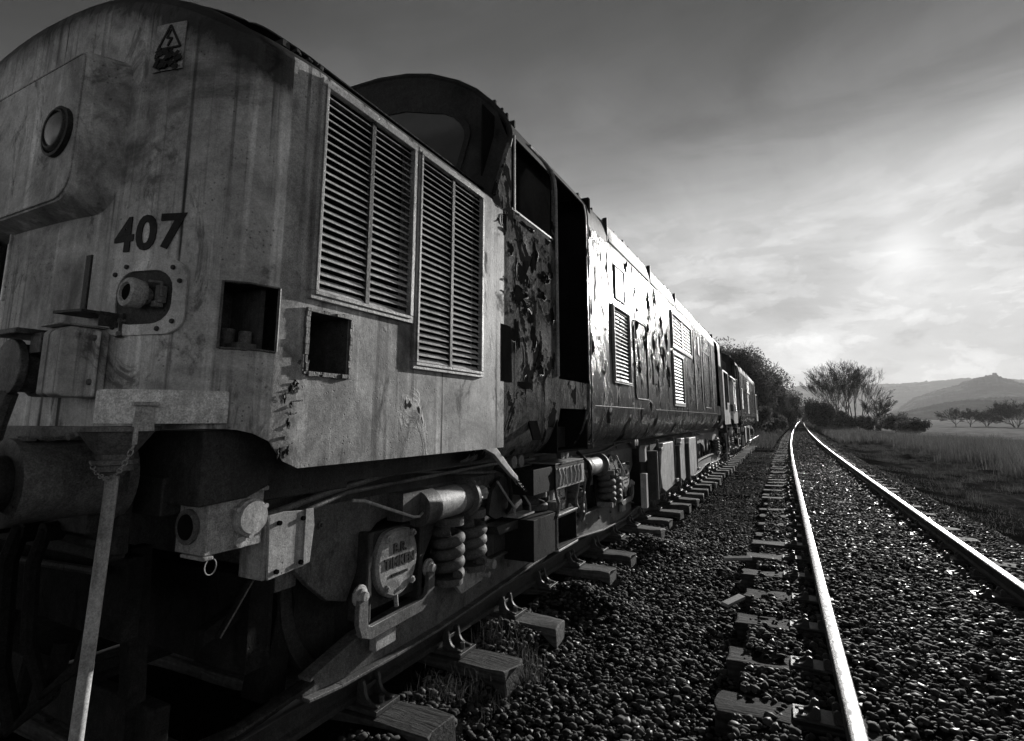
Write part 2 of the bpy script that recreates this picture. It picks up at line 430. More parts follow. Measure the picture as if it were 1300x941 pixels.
# recesses behind the openings
b = B(); b.box(.9, 1.30, 1.30, 1.32, 1.55, 1.93); b.box(1.0, 1.262, 1.21, 1.33, 1.60, 1.617); b.box(1.0, 1.262, 1.21, 1.33, 1.857, 1.87); b.box(1.262, 1.31, 1.262, 1.33, 1.60, 1.617); b.box(1.262, 1.31, 1.262, 1.33, 1.857, 1.87); b.box(1.12, 1.14, 1.12, 1.33, 1.6, 1.87)
b.build('corner_recess', M['recess'], loco)
b = B(); b.mi = 0
b.cyl((1.21, 1.24, 1.617), (1.21, 1.24, 1.70), .028, 12); b.cyl((1.27, 1.27, 1.617), (1.27, 1.27, 1.69), .022, 12)
b.box(1.17, 1.30, 1.22, 1.30, 1.617, 1.645)
b.build('coupling_stub', M['midmetal'], loco, .004)
b = B(); b.box(1.10, 1.12, 1.45, 1.72, 1.53, 1.83); b.box(1.12, 1.35, 1.46, 1.71, 1.535, 1.552); b.box(1.12, 1.35, 1.46, 1.71, 1.803, 1.82); b.box(1.12, 1.348, 1.704, 1.72, 1.54, 1.81); b.box(1.12,1.348,1.455,1.467,1.54,1.81)
b.build('side_recess', M['recess'], loco)
def frame_rect(b, y0, y1, z0, z1, w, x0, x1):
    b.box(x0, x1, y0-w, y1+w, z1, z1+w); b.box(x0, x1, y0-w, y1+w, z0-w, z0)
    b.box(x0, x1, y0-w, y0, z0+.0005, z1-.0005); b.box(x0, x1, y1, y1+w, z0+.0005, z1-.0005)
def frame_ragged(b, y0, y1, z0, z1, w, x0, x1, step=.03):
    for (zz, s_) in ((z1, 1), (z0, -1)):
        y = y0-w
        while y < y1+w:
            d = random.uniform(.6, 1.4)*w; st = step*random.uniform(.6, 1.6)
            lo, hi = (zz, zz+d) if s_ > 0 else (zz-d, zz)
            b.box(x0, x1+random.uniform(0, .008), y, min(y+st, y1+w), lo, hi); y += st
    for yy, s_ in ((y0, -1), (y1, 1)):
        z = z0
        while z < z1:
            d = random.uniform(.6, 1.4)*w; st = step*random.uniform(.6, 1.6)
            lo, hi = (yy-d, yy) if s_ < 0 else (yy, yy+d)
            b.box(x0, x1+random.uniform(0, .008), lo, hi, z, min(z+st, z1)); z += st
b = B(); frame_ragged(b, 1.478, 1.695, 1.56, 1.795, .016, 1.354, 1.362); b.build('recess_rim', M['midmetal'], loco, .003)
b = B()
for zz in (1.856, 1.618):
    pts = []
    for k in range(12):
        y = 1.17 + .17*k/11
        # find x for y on corner
        for (a, c), (d, e) in zip(PLAN[12:], PLAN[13:]):
            if c <= y <= e: x = a + (d-a)*(y-c)/max(e-c, 1e-6); break
        pts.append((x+.001, y-.001, zz + random.uniform(-.002, .002)))
    b.tube(pts, .0045, 6)
b.tube([(1.276, 1.165, 1.618), (1.276, 1.165, 1.856)], .0045, 6); b.tube([(1.350, 1.342, 1.618), (1.350, 1.342, 1.856)], .0045, 6)
b.build('corner_recess_rim', M['midmetal'], loco)

def louvre(name, y0, y1, z0, z1, ncol, x, parent, pitch=.0325, fw=.035, depth=.05, mid=.03, both=True, smat=None):
    """framed louvre with tilted slats: y range, z range are the outside of the frame"""
    f = B(); sx = 1
    a0, a1, c0, c1 = y0+fw, y1-fw, z0+fw, z1-fw
    frame_rect(f, a0, a1, c0, c1, fw, x-.01, x+.014)
    frame_rect(f, a0-.0, a1+.0, c0, c1, fw*.45, x+.0145, x+.020)
    f.box(x-depth-.03, x-depth-.02, y0, y1, z0, z1)
    fo = f.build(name, [M['frame']], parent, .003)
    s_ = B(); wcol = (a1-a0-mid*(ncol-1))/ncol
    n = int((c1-c0)/pitch)
    for c in range(ncol):
        ya = a0 + c*(wcol+mid); yb = ya+wcol
        for i in range(n):
            z = c0 + (i+.5)*(c1-c0)/n
            j = random.uniform(-.0012, .0012)
            # slat: sloping down outward, with a rolled lip
            q_ = pitch/.0325; pr = [(x-.022, z+.013*q_+j), (x+.001, z-.008*q_+j), (x+.004, z-.0125*q_+j), (x-.001, z-.0125*q_+j), (x-.026, z+.011*q_+j)]
            vs = [(p[0], ya, p[1]) for p in pr] + [(p[0], yb, p[1]+j) for p in pr]
            k = len(pr)
            s_.add(vs, [tuple(range(k)), tuple(range(2*k-1, k-1, -1))] + [(q, q+k, (q+1) % k+k, (q+1) % k) for q in range(k)])
    s_.build('slats', smat or M['slat'], fo)
    if ncol > 1:
        m_ = B()
        for c in range(1, ncol):
            ya = a0 + c*(wcol+mid)-mid; m_.box(x-.012, x+.006, ya+.002, ya+mid-.002, c0+.001, c1-.001)
        m_.build('mullion', M['bogie'], fo, .002)
    bk = B(); bk.box(x-depth-.019, x-depth-.012, a0, a1, c0, c1); bk.build('backing', M['black'], fo)
    return fo
lv1 = louvre('louvre_grille', 1.468, 2.122, 1.845, 2.792, 2, 1.356, loco)
lv2 = louvre('louvre_grille', 2.13, 2.825, 1.622, 2.796, 2, 1.356, loco)

# headcode box on the nose
def rbox_face(b, x0, x1, z0, z1, yf, inset, r, yb_fn, n=5):
    """bulging panel with rounded corners: face at yf, base follows the nose"""
    def loop(ax0, ax1, az0, az1, rr):
        pts = []
        for cx, cz, a0 in ((ax1-rr, az1-rr, 0), (ax0+rr, az1-rr, 90), (ax0+rr, az0+rr, 180), (ax1-rr, az0+rr, 270)):
            for k in range(n+1):
                a = R(a0+90*k/n); pts.append((cx+rr*math.cos(a), cz+rr*math.sin(a)))
        return pts
    base = loop(x0, x1, z0, z1, r); l1 = loop(x0+inset*.8, x1-inset*.8, z0+inset*.8, z1-inset*.8, r*.8)
    l2 = loop(x0+inset, x1-inset, z0+inset, z1-inset, r*.7)
    vs = [(p[0], yb_fn(p[0])+.004, p[1]) for p in base] + [(p[0], yf+.012, p[1]) for p in l1] + [(p[0], yf, p[1]) for p in l2]
    m = len(base); fs = []
    for q in (0, 1):
        for k in range(m): fs.append((q*m+k, q*m+(k+1) % m, (q+1)*m+(k+1) % m, (q+1)*m+k))
    fs.append(tuple(range(2*m, 3*m)))
    b.add(vs, fs)
b = B()
def hb_loop(x0, x1, z0, z1, r, ch, n=5):
    pts = []
    for cx, cz, a0, rr_ in ((x1-r, z1-r, 0, r), (x0+r, z1-r, 90, r), (x0+ch, z0+ch, 180, ch), (x1-ch, z0+ch, 270, ch)):
        for k in range(n+1):
            a = R(a0+90*k/n); pts.append((cx+rr_*math.cos(a), cz+rr_*math.sin(a)))
    return pts
l0 = hb_loop(-.93, .845, 2.135, 2.755, .07, .12); l1 = hb_loop(-.86, .772, 2.165, 2.745, .035, .11); l2 = hb_loop(-.845, .757, 2.175, 2.735, .03, .10); mm = len(l0)
b.add([(p[0], plany(p[0])+.004, p[1]) for p in l0] + [(p[0], .905, p[1]) for p in l1] + [(p[0], .898, p[1]) for p in l2], [(q*mm+k, q*mm+(k+1) % mm, (q+1)*mm+(k+1) % mm, (q+1)*mm+k) for q in (0, 1) for k in range(mm)] + [tuple(range(2*mm, 3*mm))])
hbr = [(p[0], .899, p[1]) for p in l2]
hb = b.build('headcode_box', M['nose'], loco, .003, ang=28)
b = B(); b.tube(hbr, .0045, 6, closed=True); b.build('edge_highlight', M['cast'], hb)  # thin pale tube added to stand for the highlight on the box edges
for sx in (1, -1):
    cx = .615*sx if sx > 0 else -.70
    b = B(); b.lathe([(0, .088), (.012, .088), (.02, .078), (.02, .07), (.0, .068)], (cx, .90, 2.455), (0, -1, 0)); b.lathe([(0, .098), (.02, .098), (.022, .088), (.0, .088)], (cx+.02, .901, 2.44), (0, -1, 0))
    ml = b.build('marker_light', M['bogie'], loco)
    b = B(); b.lathe([(0, .07), (.014, .068), (.024, .05), (.03, .02), (.031, 0)], (cx, .902, 2.455), (0, -1, 0)); b.build('lens', M['lens'], ml)
b = B()
for (x, z) in ((.36, 2.76), (.50, 2.81)):
    X, Y = onface(x, 0); b.lathe([(0, .018), (.012, .018), (.02, .01), (.03, .009)], (X, Y, z), (0, -1, 0), 12)
b.each('bolt', M['bogie'], loco)
# left dark grille beside frame edge
b = B(); b.box(-.14, .14, 1.10, 1.11, 1.85, 2.38); b.build('nose_door_recess', M['black'], loco)
b = B(); b.box(.128, .142, .972, .984, 1.86, 2.36); b.box(-.135, .128, .972, .984, 2.35, 2.362); b.build('nose_door_frame', M['nose'], loco, .003)

# warning sign plate
b = B()
def plate_on_face(b, x0, x1, z0, z1, off, th, nx=6, shear=0.):
    vs = []; 
    for o_ in (off, off+th):
        for k in range(nx+1):
            x = x0+(x1-x0)*k/nx
            for z in (z0, z1):
                X, Y = onface(x, o_); vs.append((X, Y, z))
    fs = []
    for k in range(nx):
        a = 2*k; c = 2*(nx+1)+2*k
        fs += [(a, a+2, a+3, a+1), (c, c+1, c+3, c+2), (a, c, c+2, a+2), (a+1, a+3, c+3, c+1)]
    e = 2*nx; f_ = 2*(nx+1)+2*nx
    fs += [(0, 1, 2*(nx+1)+1, 2*(nx+1)), (e, f_, f_+1, e+1)]
    b.add(vs, fs)
plate_on_face(b, .955, 1.085, 2.665, 2.86, .002, .004)
sign = b.build('warning_plate', M['signpale'], loco)
def bar_on_face(b, p, q, w, off, th=.003):
    p = Vector(p); q = Vector(q); d = (q-p).normalized(); nrm = Vector((-d.y, d.x))*w/2
    vs = []
    for o_ in (off, off+th):
        for a in (p-nrm, q-nrm, q+nrm, p+nrm):
            X, Y = onface(a.x, o_); vs.append((X, Y, a.y))
    b.add(vs, [(0, 1, 2, 3), (4, 7, 6, 5), (0, 4, 5, 1), (1, 5, 6, 2), (2, 6, 7, 3), (3, 7, 4, 0)])
b = B()
T = [(.972, 2.755), (1.072, 2.755), (1.022, 2.850)]
for i in range(3): bar_on_face(b, T[i], T[(i+1) % 3], .008, .007)
bar_on_face(b, (1.024, 2.832), (1.012, 2.798), .007, .007); bar_on_face(b, (1.008, 2.800), (1.034, 2.794), .007, .007); bar_on_face(b, (1.032, 2.796), (1.016, 2.764), .007, .007)
for k in range(40):
    x = random.uniform(.96, 1.06); z = random.uniform(2.68, 2.742); bar_on_face(b, (x, z), (x+random.uniform(.01, .03), z+random.uniform(-.02, .02)), random.uniform(.008, .025), .007+.0002*k, .001)
b.build('warning_symbol', M['letter'], sign, recalc=True)

# painted running number 407
def text_mesh(txt, size, ext=.002, spacing=1.0, bold=.0):
    cu = bpy.data.curves.new('lettering', 'FONT'); cu.body = txt; cu.size = size; cu.extrude = ext; cu.align_x = 'CENTER'; cu.space_character = spacing; cu.offset = bold; cu.resolution_u = 4
    ob = bpy.data.objects.new('lettering', cu); C.objects.link(ob)
    dg = bpy.context.evaluated_depsgraph_get(); me = bpy.data.meshes.new_from_object(ob.evaluated_get(dg))
    vs = [v.co.copy() for v in me.vertices]; fs = [tuple(p.vertices) for p in me.polygons]
    bpy.data.objects.remove(ob); bpy.data.curves.remove(cu); bpy.data.meshes.remove(me)
    return vs, fs
vs, fs = text_mesh('407', .175, .0015, 1.12, .005)
b = B(); vv = []
for v in vs:
    X, Y = onface(1.005+v.x*1.02, .003+v.z); vv.append((X, Y, 1.975+v.y))
b.add(vv, fs); b.build('running_number', M['letter'], loco, smooth=False)

# tail lamp in a bolted rounded plate
def rr_loop(cx, cz, hw, hh, r, n=5):
    pts = []
    for sx, sz, a0 in ((1, 1, 0), (-1, 1, 90), (-1, -1, 180), (1, -1, 270)):
        for k in range(n+1):
            a = R(a0+90*k/n); pts.append((cx+sx*(hw-r)+r*math.cos(a), cz+sz*(hh-r)+r*math.sin(a)))
    return pts
b = B(); LC = (1.025, 1.795)
def ring_on_face(b, outer, inner, off0, off1):
    m = len(outer); vs = []
    for pts, o_ in ((outer, off0), (outer, off1), (inner, off1), (inner, off0+.001)):
        for p in pts: X, Y = onface(p[0], o_); vs.append((X, Y, p[1]))
    fs = []
    for q in range(3):
        for k in range(m): fs.append((q*m+k, q*m+(k+1) % m, (q+1)*m+(k+1) % m, (q+1)*m+k))
    b.add(vs, fs)
ring_on_face(b, rr_loop(*LC, .155, .132, .06), rr_loop(*LC, .112, .095, .07), .001, .014)
lp = b.build('tail_lamp_plate', M['nose'], loco, .003)
b = B()
pts = rr_loop(*LC, .134, .113, .06)
for k in range(0, 24, 3):
    X, Y = onface(pts[k][0], .014); b.lathe([(0, .009), (.006, .008), (.008, 0)], (X, Y, pts[k][1]), (.2, -1, 0), 8)
b.each('plate_bolt', M['bogie'], lp)
b = B(); m_ = rr_loop(*LC, .113, .096, .07); 
X0, Y0 = onface(1.025, 0)
b.add([(onface(p[0], .007)[0], onface(p[0], .007)[1], p[1]) for p in m_], [tuple(range(len(m_)))]); b.build('lamp_well', M['bogie'], lp)
b = B(); ax = (.0, -1, .04); cc = Vector((1.035, Y0+.012, 1.80))
b.lathe([(-.0, .028), (.022, .032), (.03, .048), (.066, .053), (.078, .049), (.082, .034), (.075, .03), (.07, 0)], cc, ax)
lmp = b.build('tail_lamp', M['cast'], loco)
b = B(); b.lathe([(.074, .03), (.077, .026), (.079, 0)], cc, ax); b.build('lens', M['black'], lmp)
b = B(); b.cbox((1.112, Y0+.006, 1.80), (.02, .03, .06)); b.cbox((1.105, Y0+.0, 1.765), (.022, .03, .02)); b.tube([(1.08, Y0-.02, 1.845), (1.12, Y0-.0, 1.84), (1.125, Y0-.0, 1.79)], .006, 6); b.build('lamp_hinge', M['midmetal'], lmp, .003)

# lamp iron bracket, jumper box and socket
b = B()
b.cbox((.855, .955, 1.738), (.19, .11, .010), Matrix.Rotation(R(3), 3, 'Y')); b.cbox((.945, .985, 1.715), (.008, .06, .05)); b.cbox((.945, 1.022, 1.70), (.034, .008, .085))
b.cbox((.838, .955, 1.845), (.034, .008, .21))
br = b.build('lamp_iron', M['bogie'], loco, .002)
b = B()
for z in (1.67, 1.715): b.cyl((.955, 1.03, z), (.955, 1.010, z), .008, 8)
b.each('bolt', M['midmetal'], br)
b = B(); b.prism([(.88, 1.46), (.88, 1.665), (.90, 1.685), (1.02, 1.685), (1.02, 1.45), (.90, 1.45)], .765, .895); b.box(.89, .93, .965, .978, 1.45, 1.675)
jb = b.build('jumper_box', M['nose'], loco, .006)
b = B(); b.box(.758, .90, .872, 1.015, 1.687, 1.694)
b.build('lid', M['cast'], jb, .003)
b = B()
for z in (1.50, 1.65): b.lathe([(0, .011), (.008, .010), (.011, 0)], (.917, .965, z), (0, -1, 0), 8)
b.each('bolt', M['midmetal'], jb)
b = B(); b.lathe([(0, .10), (.05, .10), (.055, .086), (.10, .084), (.105, .10), (.13, .10), (.135, .03), (.135, 0)], (.60, .985, 1.555), (0, -1, 0), 24)
b.box(.50, .70, .83, .98, 1.665, 1.685); b.box(.68, .755, .88, .97, 1.60, 1.67); b.tube([(.60, .87, 1.47), (.60, .85, 1.36), (.57, .84, 1.2), (.5, .85, 1.08)], .03, 10)
b.build('jumper_socket', M['midmetal'], loco, .004)
b = B(); b.prism([(.965, 1.352), (.965, 1.30), (1.02, 1.285), (1.06, 1.30), (1.06, 1.352)], -1.1, 1.1); b.build('nose_skirt', M['midmetal'], loco, .005)

# buffer beam, frame ends
b = B(); b.box(-1.20, .93, 1.07, 1.13, .90, 1.30); b.box(.5, .93, 1.0, 1.068, 1.00, 1.33); b.box(-1.1, 1.1, 1.13, 2.0, 1.05, 1.18)
b.prism([(1.15, 1.09), (1.15, 1.34), (1.40, 1.34), (1.43, 1.30), (1.44, 1.18), (1.41, 1.13), (1.33, 1.10)], .9, 1.27)
b.box(.93, 1.0, 1.06, 1.10, .93, 1.33)
bb = b.build('buffer_beam', M['bogie'], loco, .008)
b = B(); b.tube([(0, 1.02, 1.0), (0, .9, .98), (0, .78, .93), (0, .74, .80), (0, .82, .70)], .03, 10); b.cbox((0, .95, 1.02), (.12, .2, .1)); b.build('drawhook', M['bogie'], loco, .004)
for sx in (1, -1):
    b = B(); b.lathe([(0, .15), (.03, .15), (.035, .124), (.26, .124), (.275, .130), (.30, .130), (.305, .10), (.30, .085)], (.92*sx, 1.07, 1.19), (0, -1, 0), 32)
    bf = b.build('buffer', M['midmetal'], loco)
    b = B(); b.lathe([(.28, .08), (.50, .08), (.52, .12), (.545, .245), (.56, .25), (.575, .24), (.585, .12), (.59, 0)], (.92*sx, 1.07, 1.19), (0, -1, 0), 32); b.build('buffer_head', M['bogie'], bf)
b = B()
for k in range(12):
    b.cbox((.92+random.uniform(-.05, .05), .80+k*.018, 1.19+.126+random.uniform(-.002, .004)), (random.uniform(.02, .08), .03, .012), Matrix.Rotation(random.uniform(-.3, .3), 3, 'Z'))
b.cbox((.90, .985, 1.325), (.05, .02, .02)); b.build('grease_crust', M['midmetal'], loco, .003)

# air and vacuum hoses hanging from the buffer beam, guard irons
for (x, y, L_, rr_) in ((.62, 1.0, .62, .03), (.42, 1.0, .75, .024), (.25, .98, .55, .034), (-.3, 1.0, .7, .03), (-.55, 1.0, .6, .024), (.74, 1.02, .5, .022), (-.75, 1.0, .5, .03)):
    b = B(); b.tube([(x, y, 1.02), (x, y-.05, 1.0), (x-.01, y-.07, .9), (x-.02, y-.05, 1.0-L_*.7), (x+.05, y-.02, 1.0-L_), (x+.12, y+.04, 1.0-L_*.85), (x+.13, y+.06, 1.0-L_*.6)], rr_, 8)
    b.cyl((x, y-.005, 1.0), (x, y-.06, 1.0), rr_*1.5, 10); b.build('brake_hose', M['soot'], loco)
b = B(); b.box(-1.0, .93, 1.14, 1.20, .62, .90); b.box(-.86, .9, 1.3, 1.36, .16, .34); b.build('guard_beam', M['soot'], loco, .01)
for x in (-.76, .76):
    b = B(); b.prism([(1.22, .9), (1.30, .9), (1.33, .35), (1.30, .06), (1.26, .06), (1.26, .4)], x-.03, x+.03); b.build('guard_iron', M['soot'], loco, .004)
b = B(); b.tube([(-.9, 1.08, .98), (-.2, 1.06, .96), (.4, 1.06, .97), (.9, 1.08, .95)], .02, 8); b.tube([(-.9, 1.09, .88), (.1, 1.06, .84), (.88, 1.09, .86)], .014, 8); b.each('air_pipe', M['bogie'], loco)

# sand filler: rounded box on the corner, funnel and pipe down, chain
b = B()
SB = [(1.03, 1.055), (1.03, .957), (1.042, .928), (1.07, .915), (1.11, .917), (1.155, .937), (1.20, .982), (1.24, 1.04), (1.27, 1.095), (1.295, 1.155), (1.31, 1.20), (1.27, 1.21), (1.15, 1.15)]
n = len(SB); z0, z1 = 1.362, 1.462
b.add([(x, y, z0) for x, y in SB] + [(x, y, z1) for x, y in SB] + [(x*.985+.015*1.15, y*.985+.015*1.1, z1+.008) for x, y in SB],
      [tuple(range(n)), tuple(range(3*n-1, 2*n-1, -1))] + [(i+q*n, (i+1) % n+q*n, (i+1) % n+n+q*n, i+n+q*n) for i in range(n) for q in (0, 1)])
sbx = b.build('sand_filler_box', M['dusty'], loco, .003)
FC = (1.115, .965)
b = B(); b.lathe([(0, .105), (.0, .112), (.014, .112), (.016, .10), (.07, .062), (.085, .05), (.10, .05), (.102, .062), (.115, .062), (.118, .052), (.135, .052), (.14, .035), (.15, .03)], (FC[0], FC[1], 1.354), (0, 0, -1), 28)
b.box(FC[0]-.075, FC[0]-.055, FC[1]-.01, FC[1]+.01, 1.24, 1.26); b.lathe([(0, .012), (.012, .012), (.014, 0)], (FC[0]-.03, FC[1]-.106, 1.328), (0, -1, -.2), 10)
b.build('funnel', M['midmetal'], sbx)
b = B(); b.cyl((1.215, .985, 1.43), (1.215, .985, 1.418), .036, 16); b.cyl((1.215, .985, 1.418), (1.215, .985, 1.34), .024, 16, .03); b.box(1.222, 1.232, .952, .964, 1.30, 1.41)
b.build('filler_cap', M['cast'], sbx, .002)
b = B(); b.tube([(FC[0], FC[1], 1.22), (FC[0], FC[1]-.002, 1.10), (FC[0]-.004, FC[1]-.01, .7), (FC[0]-.012, FC[1]-.02, .2), (FC[0]-.02, FC[1]-.025, -.19)], .0185, 14)
b.tube([(FC[0]-.001, FC[1]-.018, 1.02), (FC[0]+.014, FC[1]-.018, 1.0), (FC[0]+.010, FC[1]-.02, .97)], .005, 6)
b.build('sand_pipe', M['tank'], sbx)
b = B(); ch = []
P0 = Vector((1.228, .958, 1.305)); P1 = Vector((FC[0]-.012, FC[1]-.06, 1.25))
N = 19
for k in range(N+1):
    t = k/N; p = P0.lerp(P1, t); p.z -= .085*4*t*(1-t)*(1-.2*t); ch.append(p)
for k in range(N):
    a, c = ch[k], ch[k+1]; d = (c-a); L_ = d.length*1.25; mid = (a+c)/2; d.normalize()
    u = d.orthogonal().normalized(); w = d.cross(u)
    side = u if k % 2 else w
    pts = [mid + d*(L_/2)*math.cos(q*PI/5) + side*.0065*math.sin(q*PI/5) for q in range(10)]
    b.tube(pts, .0019, 5, closed=True)
b.build('chain', M['cast'], sbx)

FRONT = [q.name for q in bpy.data.objects if q.parent == loco]
# ---------------- main body shell
PROF = [(1.16,1.105),(1.20,1.12),(1.25,1.18),(1.30,1.27),(1.335,1.37),(1.348,1.46),(1.35,1.50),(1.35,1.62),(1.35,1.70),(1.35,2.2),(1.35,2.70),(1.35,2.86),(1.35,3.10),(1.35,3.30),(1.347,3.38),(1.338,3.44),(1.325,3.50),(1.29,3.575),(1.22,3.66),(1.12,3.755),(1.0,3.825),(.8,3.90),(.6,3.945),(.35,3.98),(0,3.995)]
def cab_y(x, z, off=0.): return y0z(z) - (.15+.15*min(1, max(0, (z-2.8)/1.1)))*(1-(min(abs(x), 1.35)/1.35)**3.6) - off
YF0, YR0 = 2.95, 2*LY-2.95
def y0z(z):
    return 2.97 if z < 2.86 else min(2.97 + (z-2.86)*.46, 3.232)
def body_ys():
    front = [3.24, 3.62, 4.0, 4.10, 4.12, 4.78, 4.87]
    ys = front + [5.3, 6, 6.8, 7.6, 8.4, 9.2, 10.11, 11.0, 11.8, 12.6, 13.4, 14.2, 14.9] + [2*LY-y for y in front[::-1]]
    return ys
YS = body_ys()
def body_open(yc, zc):
    y = yc if yc < LY else 2*LY-yc
    if 3.24 < y < 4.0 and 2.86 < zc < 3.44: return True
    if 4.10 < y < 4.87 and 1.70 < zc < 3.50: return True
    if 4.12 < y < 4.78 and 1.105 < zc < 1.46: return True
    return False
b = B()
for sgn in (1, -1):
    vs = []; cols = len(YS)+2; nz = len(PROF)
    for ci in range(cols):
        for (x, z) in PROF:
            if ci == 0: y = cab_y(x, z)
            elif ci == cols-1: y = 2*LY-cab_y(x, z)
            else: y = YS[ci-1]
            wob = .0035*math.sin(y*5.1+z*3)+.003*math.sin(y*11+z*7) if x > 1.3 and 1.5 < z < 3.4 and 5 < y < 15 else 0
            vs.append((sgn*(x+wob), y, z))
    for grp in (0, 1, 2):
        fs = []
        for ci in range(cols-1):
            ya, yb = vs[ci*nz][1], vs[(ci+1)*nz][1]
            for j in range(nz-1):
                yc = (vs[ci*nz+j][1]+vs[(ci+1)*nz+j][1])/2; zc = (PROF[j][1]+PROF[j+1][1])/2
                if body_open(yc, zc): continue
                g = 2 if zc > 3.32 else (1 if (yc < 4.87 or yc > 2*LY-4.87) else 0)
                if g != grp: continue
                q = (ci*nz+j, (ci+1)*nz+j, (ci+1)*nz+j+1, ci*nz+j+1)
                fs.append(q if sgn > 0 else q[::-1])
        b.mi = grp; b.add(vs, fs)
shell = b.build('body_shell', [M['peel'], M['peelcab'], M['roof']], loco, ang=40)
sd = shell.modifiers.new('solid', 'SOLIDIFY'); sd.thickness = .012; sd.offset = -1; es = shell.modifiers.new('split', 'EDGE_SPLIT'); es.split_angle = R(40)
# cab fronts
def ptop(x):
    x = abs(x)
    for (a, z), (c, w) in zip(PROF[::-1], PROF[::-1][1:]):
        if a <= x <= c: return z + (w-z)*(x-a)/(c-a)
    return 3.3
b = B(); xs = [-1.35+.09*k for k in range(31)]
for k in range(30):
    for q in range(8):
        def P(x, t):
            zt = ptop(min(abs(x), 1.345)) if abs(x) < 1.34 else 3.35
            z = 2.7+(zt-2.7)*t; return (x, cab_y(x, z), z)
        b.add([P(xs[k], q/8), P(xs[k+1], q/8), P(xs[k+1], (q+1)/8), P(xs[k], (q+1)/8)], [(0, 1, 2, 3)])
cf = b.build('cab_front', M['roof'], loco, ang=60)
WS = []
for sx in (1, -1):
    def wloop(grow):
        x0, x1, z0, z1 = .10-grow, 1.06+grow, 2.98-grow, 3.66+grow
        pts = [(x0, z0), (x0+.3, z0), (x0+.65, z0)]
        for k in range(6):
            a = R(-90+90*k/5); pts.append((x1-.10+.10*math.cos(a), z0+.10+.10*math.sin(a)))
        for k in range(6):
            a = R(90*k/5); pts.append((x1-.22+.22*math.cos(a), z1-.22+.22*math.sin(a)-.06))
        pts += [(x0+.5, z1), (x0+.25, z1+.015), (x0, z1+.02)]
        return [(sx*x, z) for x, z in pts]
    b = B(); lo = wloop(0.); ou = wloop(.035); m = len(lo)
    vs = [(x, cab_y(x, z, .004), z) for x, z in ou] + [(x, cab_y(x, z, .022), z) for x, z in ou] + [(x, cab_y(x, z, .022), z) for x, z in lo] + [(x, cab_y(x, z, .004), z) for x, z in lo]
    b.add(vs, [(q*m+k, q*m+(k+1) % m, (q+1)*m+(k+1) % m, (q+1)*m+k) for q in range(3) for k in range(m)])
    wf = b.build('windscreen_frame', M['roof'], loco); WS.append(wf.name)
    b = B(); cx_, cz_ = sx*.55, 3.3; vs = []
    for t_ in (1., .8, .6, .4, .2): vs += [(cx_+(x-cx_)*t_, cab_y(cx_+(x-cx_)*t_, cz_+(z-cz_)*t_, .012), cz_+(z-cz_)*t_) for x, z in lo]
    vs.append((cx_, cab_y(cx_, cz_, .012), cz_)); fs = [(q*m+k, q*m+(k+1) % m, (q+1)*m+(k+1) % m, (q+1)*m+k) for q in range(4) for k in range(m)] + [(4*m+k, 4*m+(k+1) % m, 5*m) for k in range(m)]
    b.add(vs, fs); b.build('windscreen', M['glass'], wf)
b = B(); pts = []
for (x, z) in PROF[13:]: pts.append((x, cab_y(x, z, -.01), z+.004))
full = pts + [(-x, y, z) for x, y, z in pts[::-1][1:]]
b.tube(full, .022, 8); b.build('roof_lip', M['roof'], cf)
b = B(); pts = [(1.352, y0z(z)+.0, z) for z in (2.86, 3.0, 3.15, 3.32)]; b.tube(pts, .016, 8); b.build('corner_pillar', M['peelcab'], cf)
# interior liner (dark)
b = B()
b.box(-1.30, 1.30, 3.25, 3.28, 1.55, 3.40)      # front bulkhead
b.box(.55, 1.335, 3.25, 4.95, 1.66, 1.69)        # cab floor
b.box(-1.30, 1.335, 5.0, 5.05, 1.55, 3.62)       # rear bulkhead
b.box(.2, .24, 3.26, 5.0, 1.6, 3.6)              # centre wall
b.box(.2, 1.2, 3.26, 5.0, 3.63, 3.65)
b.box(.95, 1.0, 3.9, 5.0, 1.1, 1.65); b.box(.95, 1.335, 4.80, 4.83, 1.1, 1.66); b.box(.95, 1.335, 4.07, 4.095, 1.1, 1.66)
b.box(.95, 1.33, 4.11, 4.79, 1.10, 1.115)
interior = b.build('cab_interior', M['black'], loco)
b = B(); b.prism([(3.30, 2.0), (3.30, 2.75), (3.42, 2.85), (3.75, 2.88), (3.85, 2.70), (3.85, 2.0)], .5, 1.1); b.build('driver_desk', M['bogie'], interior, .02)
# cab side window & pillars
b = B(); b.box(1.235, 1.245, 3.0, 4.2, 2.80, 3.56); sw = b.build('side_window', M['black'], loco)
b = B(); b.box(1.345, 1.358, 3.27, 3.29, 2.86, 3.44); b.box(1.34, 1.354, 3.24, 4.0, 2.852, 2.868); b.build('window_frame', M['frame'], sw, .002)
b = B(); b.tube([(1.356, 4.06, 1.72), (1.356, 4.06, 3.30), (1.352, 4.05, 3.40), (1.338, 4.01, 3.48), (1.325, 3.9, 3.51), (1.325, 3.6, 3.512)], .016, 8)
b.build('door_pillar', M['cast'], loco)
b = B(); b.tube([(1.36, 4.875, 1.12), (1.362, 4.88, 1.7), (1.362, 4.88, 3.36), (1.345, 4.885, 3.48)], .008, 6)
b.build('door_post', M['bogie'], loco)
b = B(); 
vs = []; 
for k in range(9):
    y = 4.10+.77*k/8; z = 1.70+.02*math.sin(k*1.1)
    x = 1.25
    vs += [(x, y, 1.47), (x, y, z)]
b.add(vs, [(2*k, 2*k+2, 2*k+3, 2*k+1) for k in range(8)]); b.build('door_sill_panel', M['bogie'], loco)
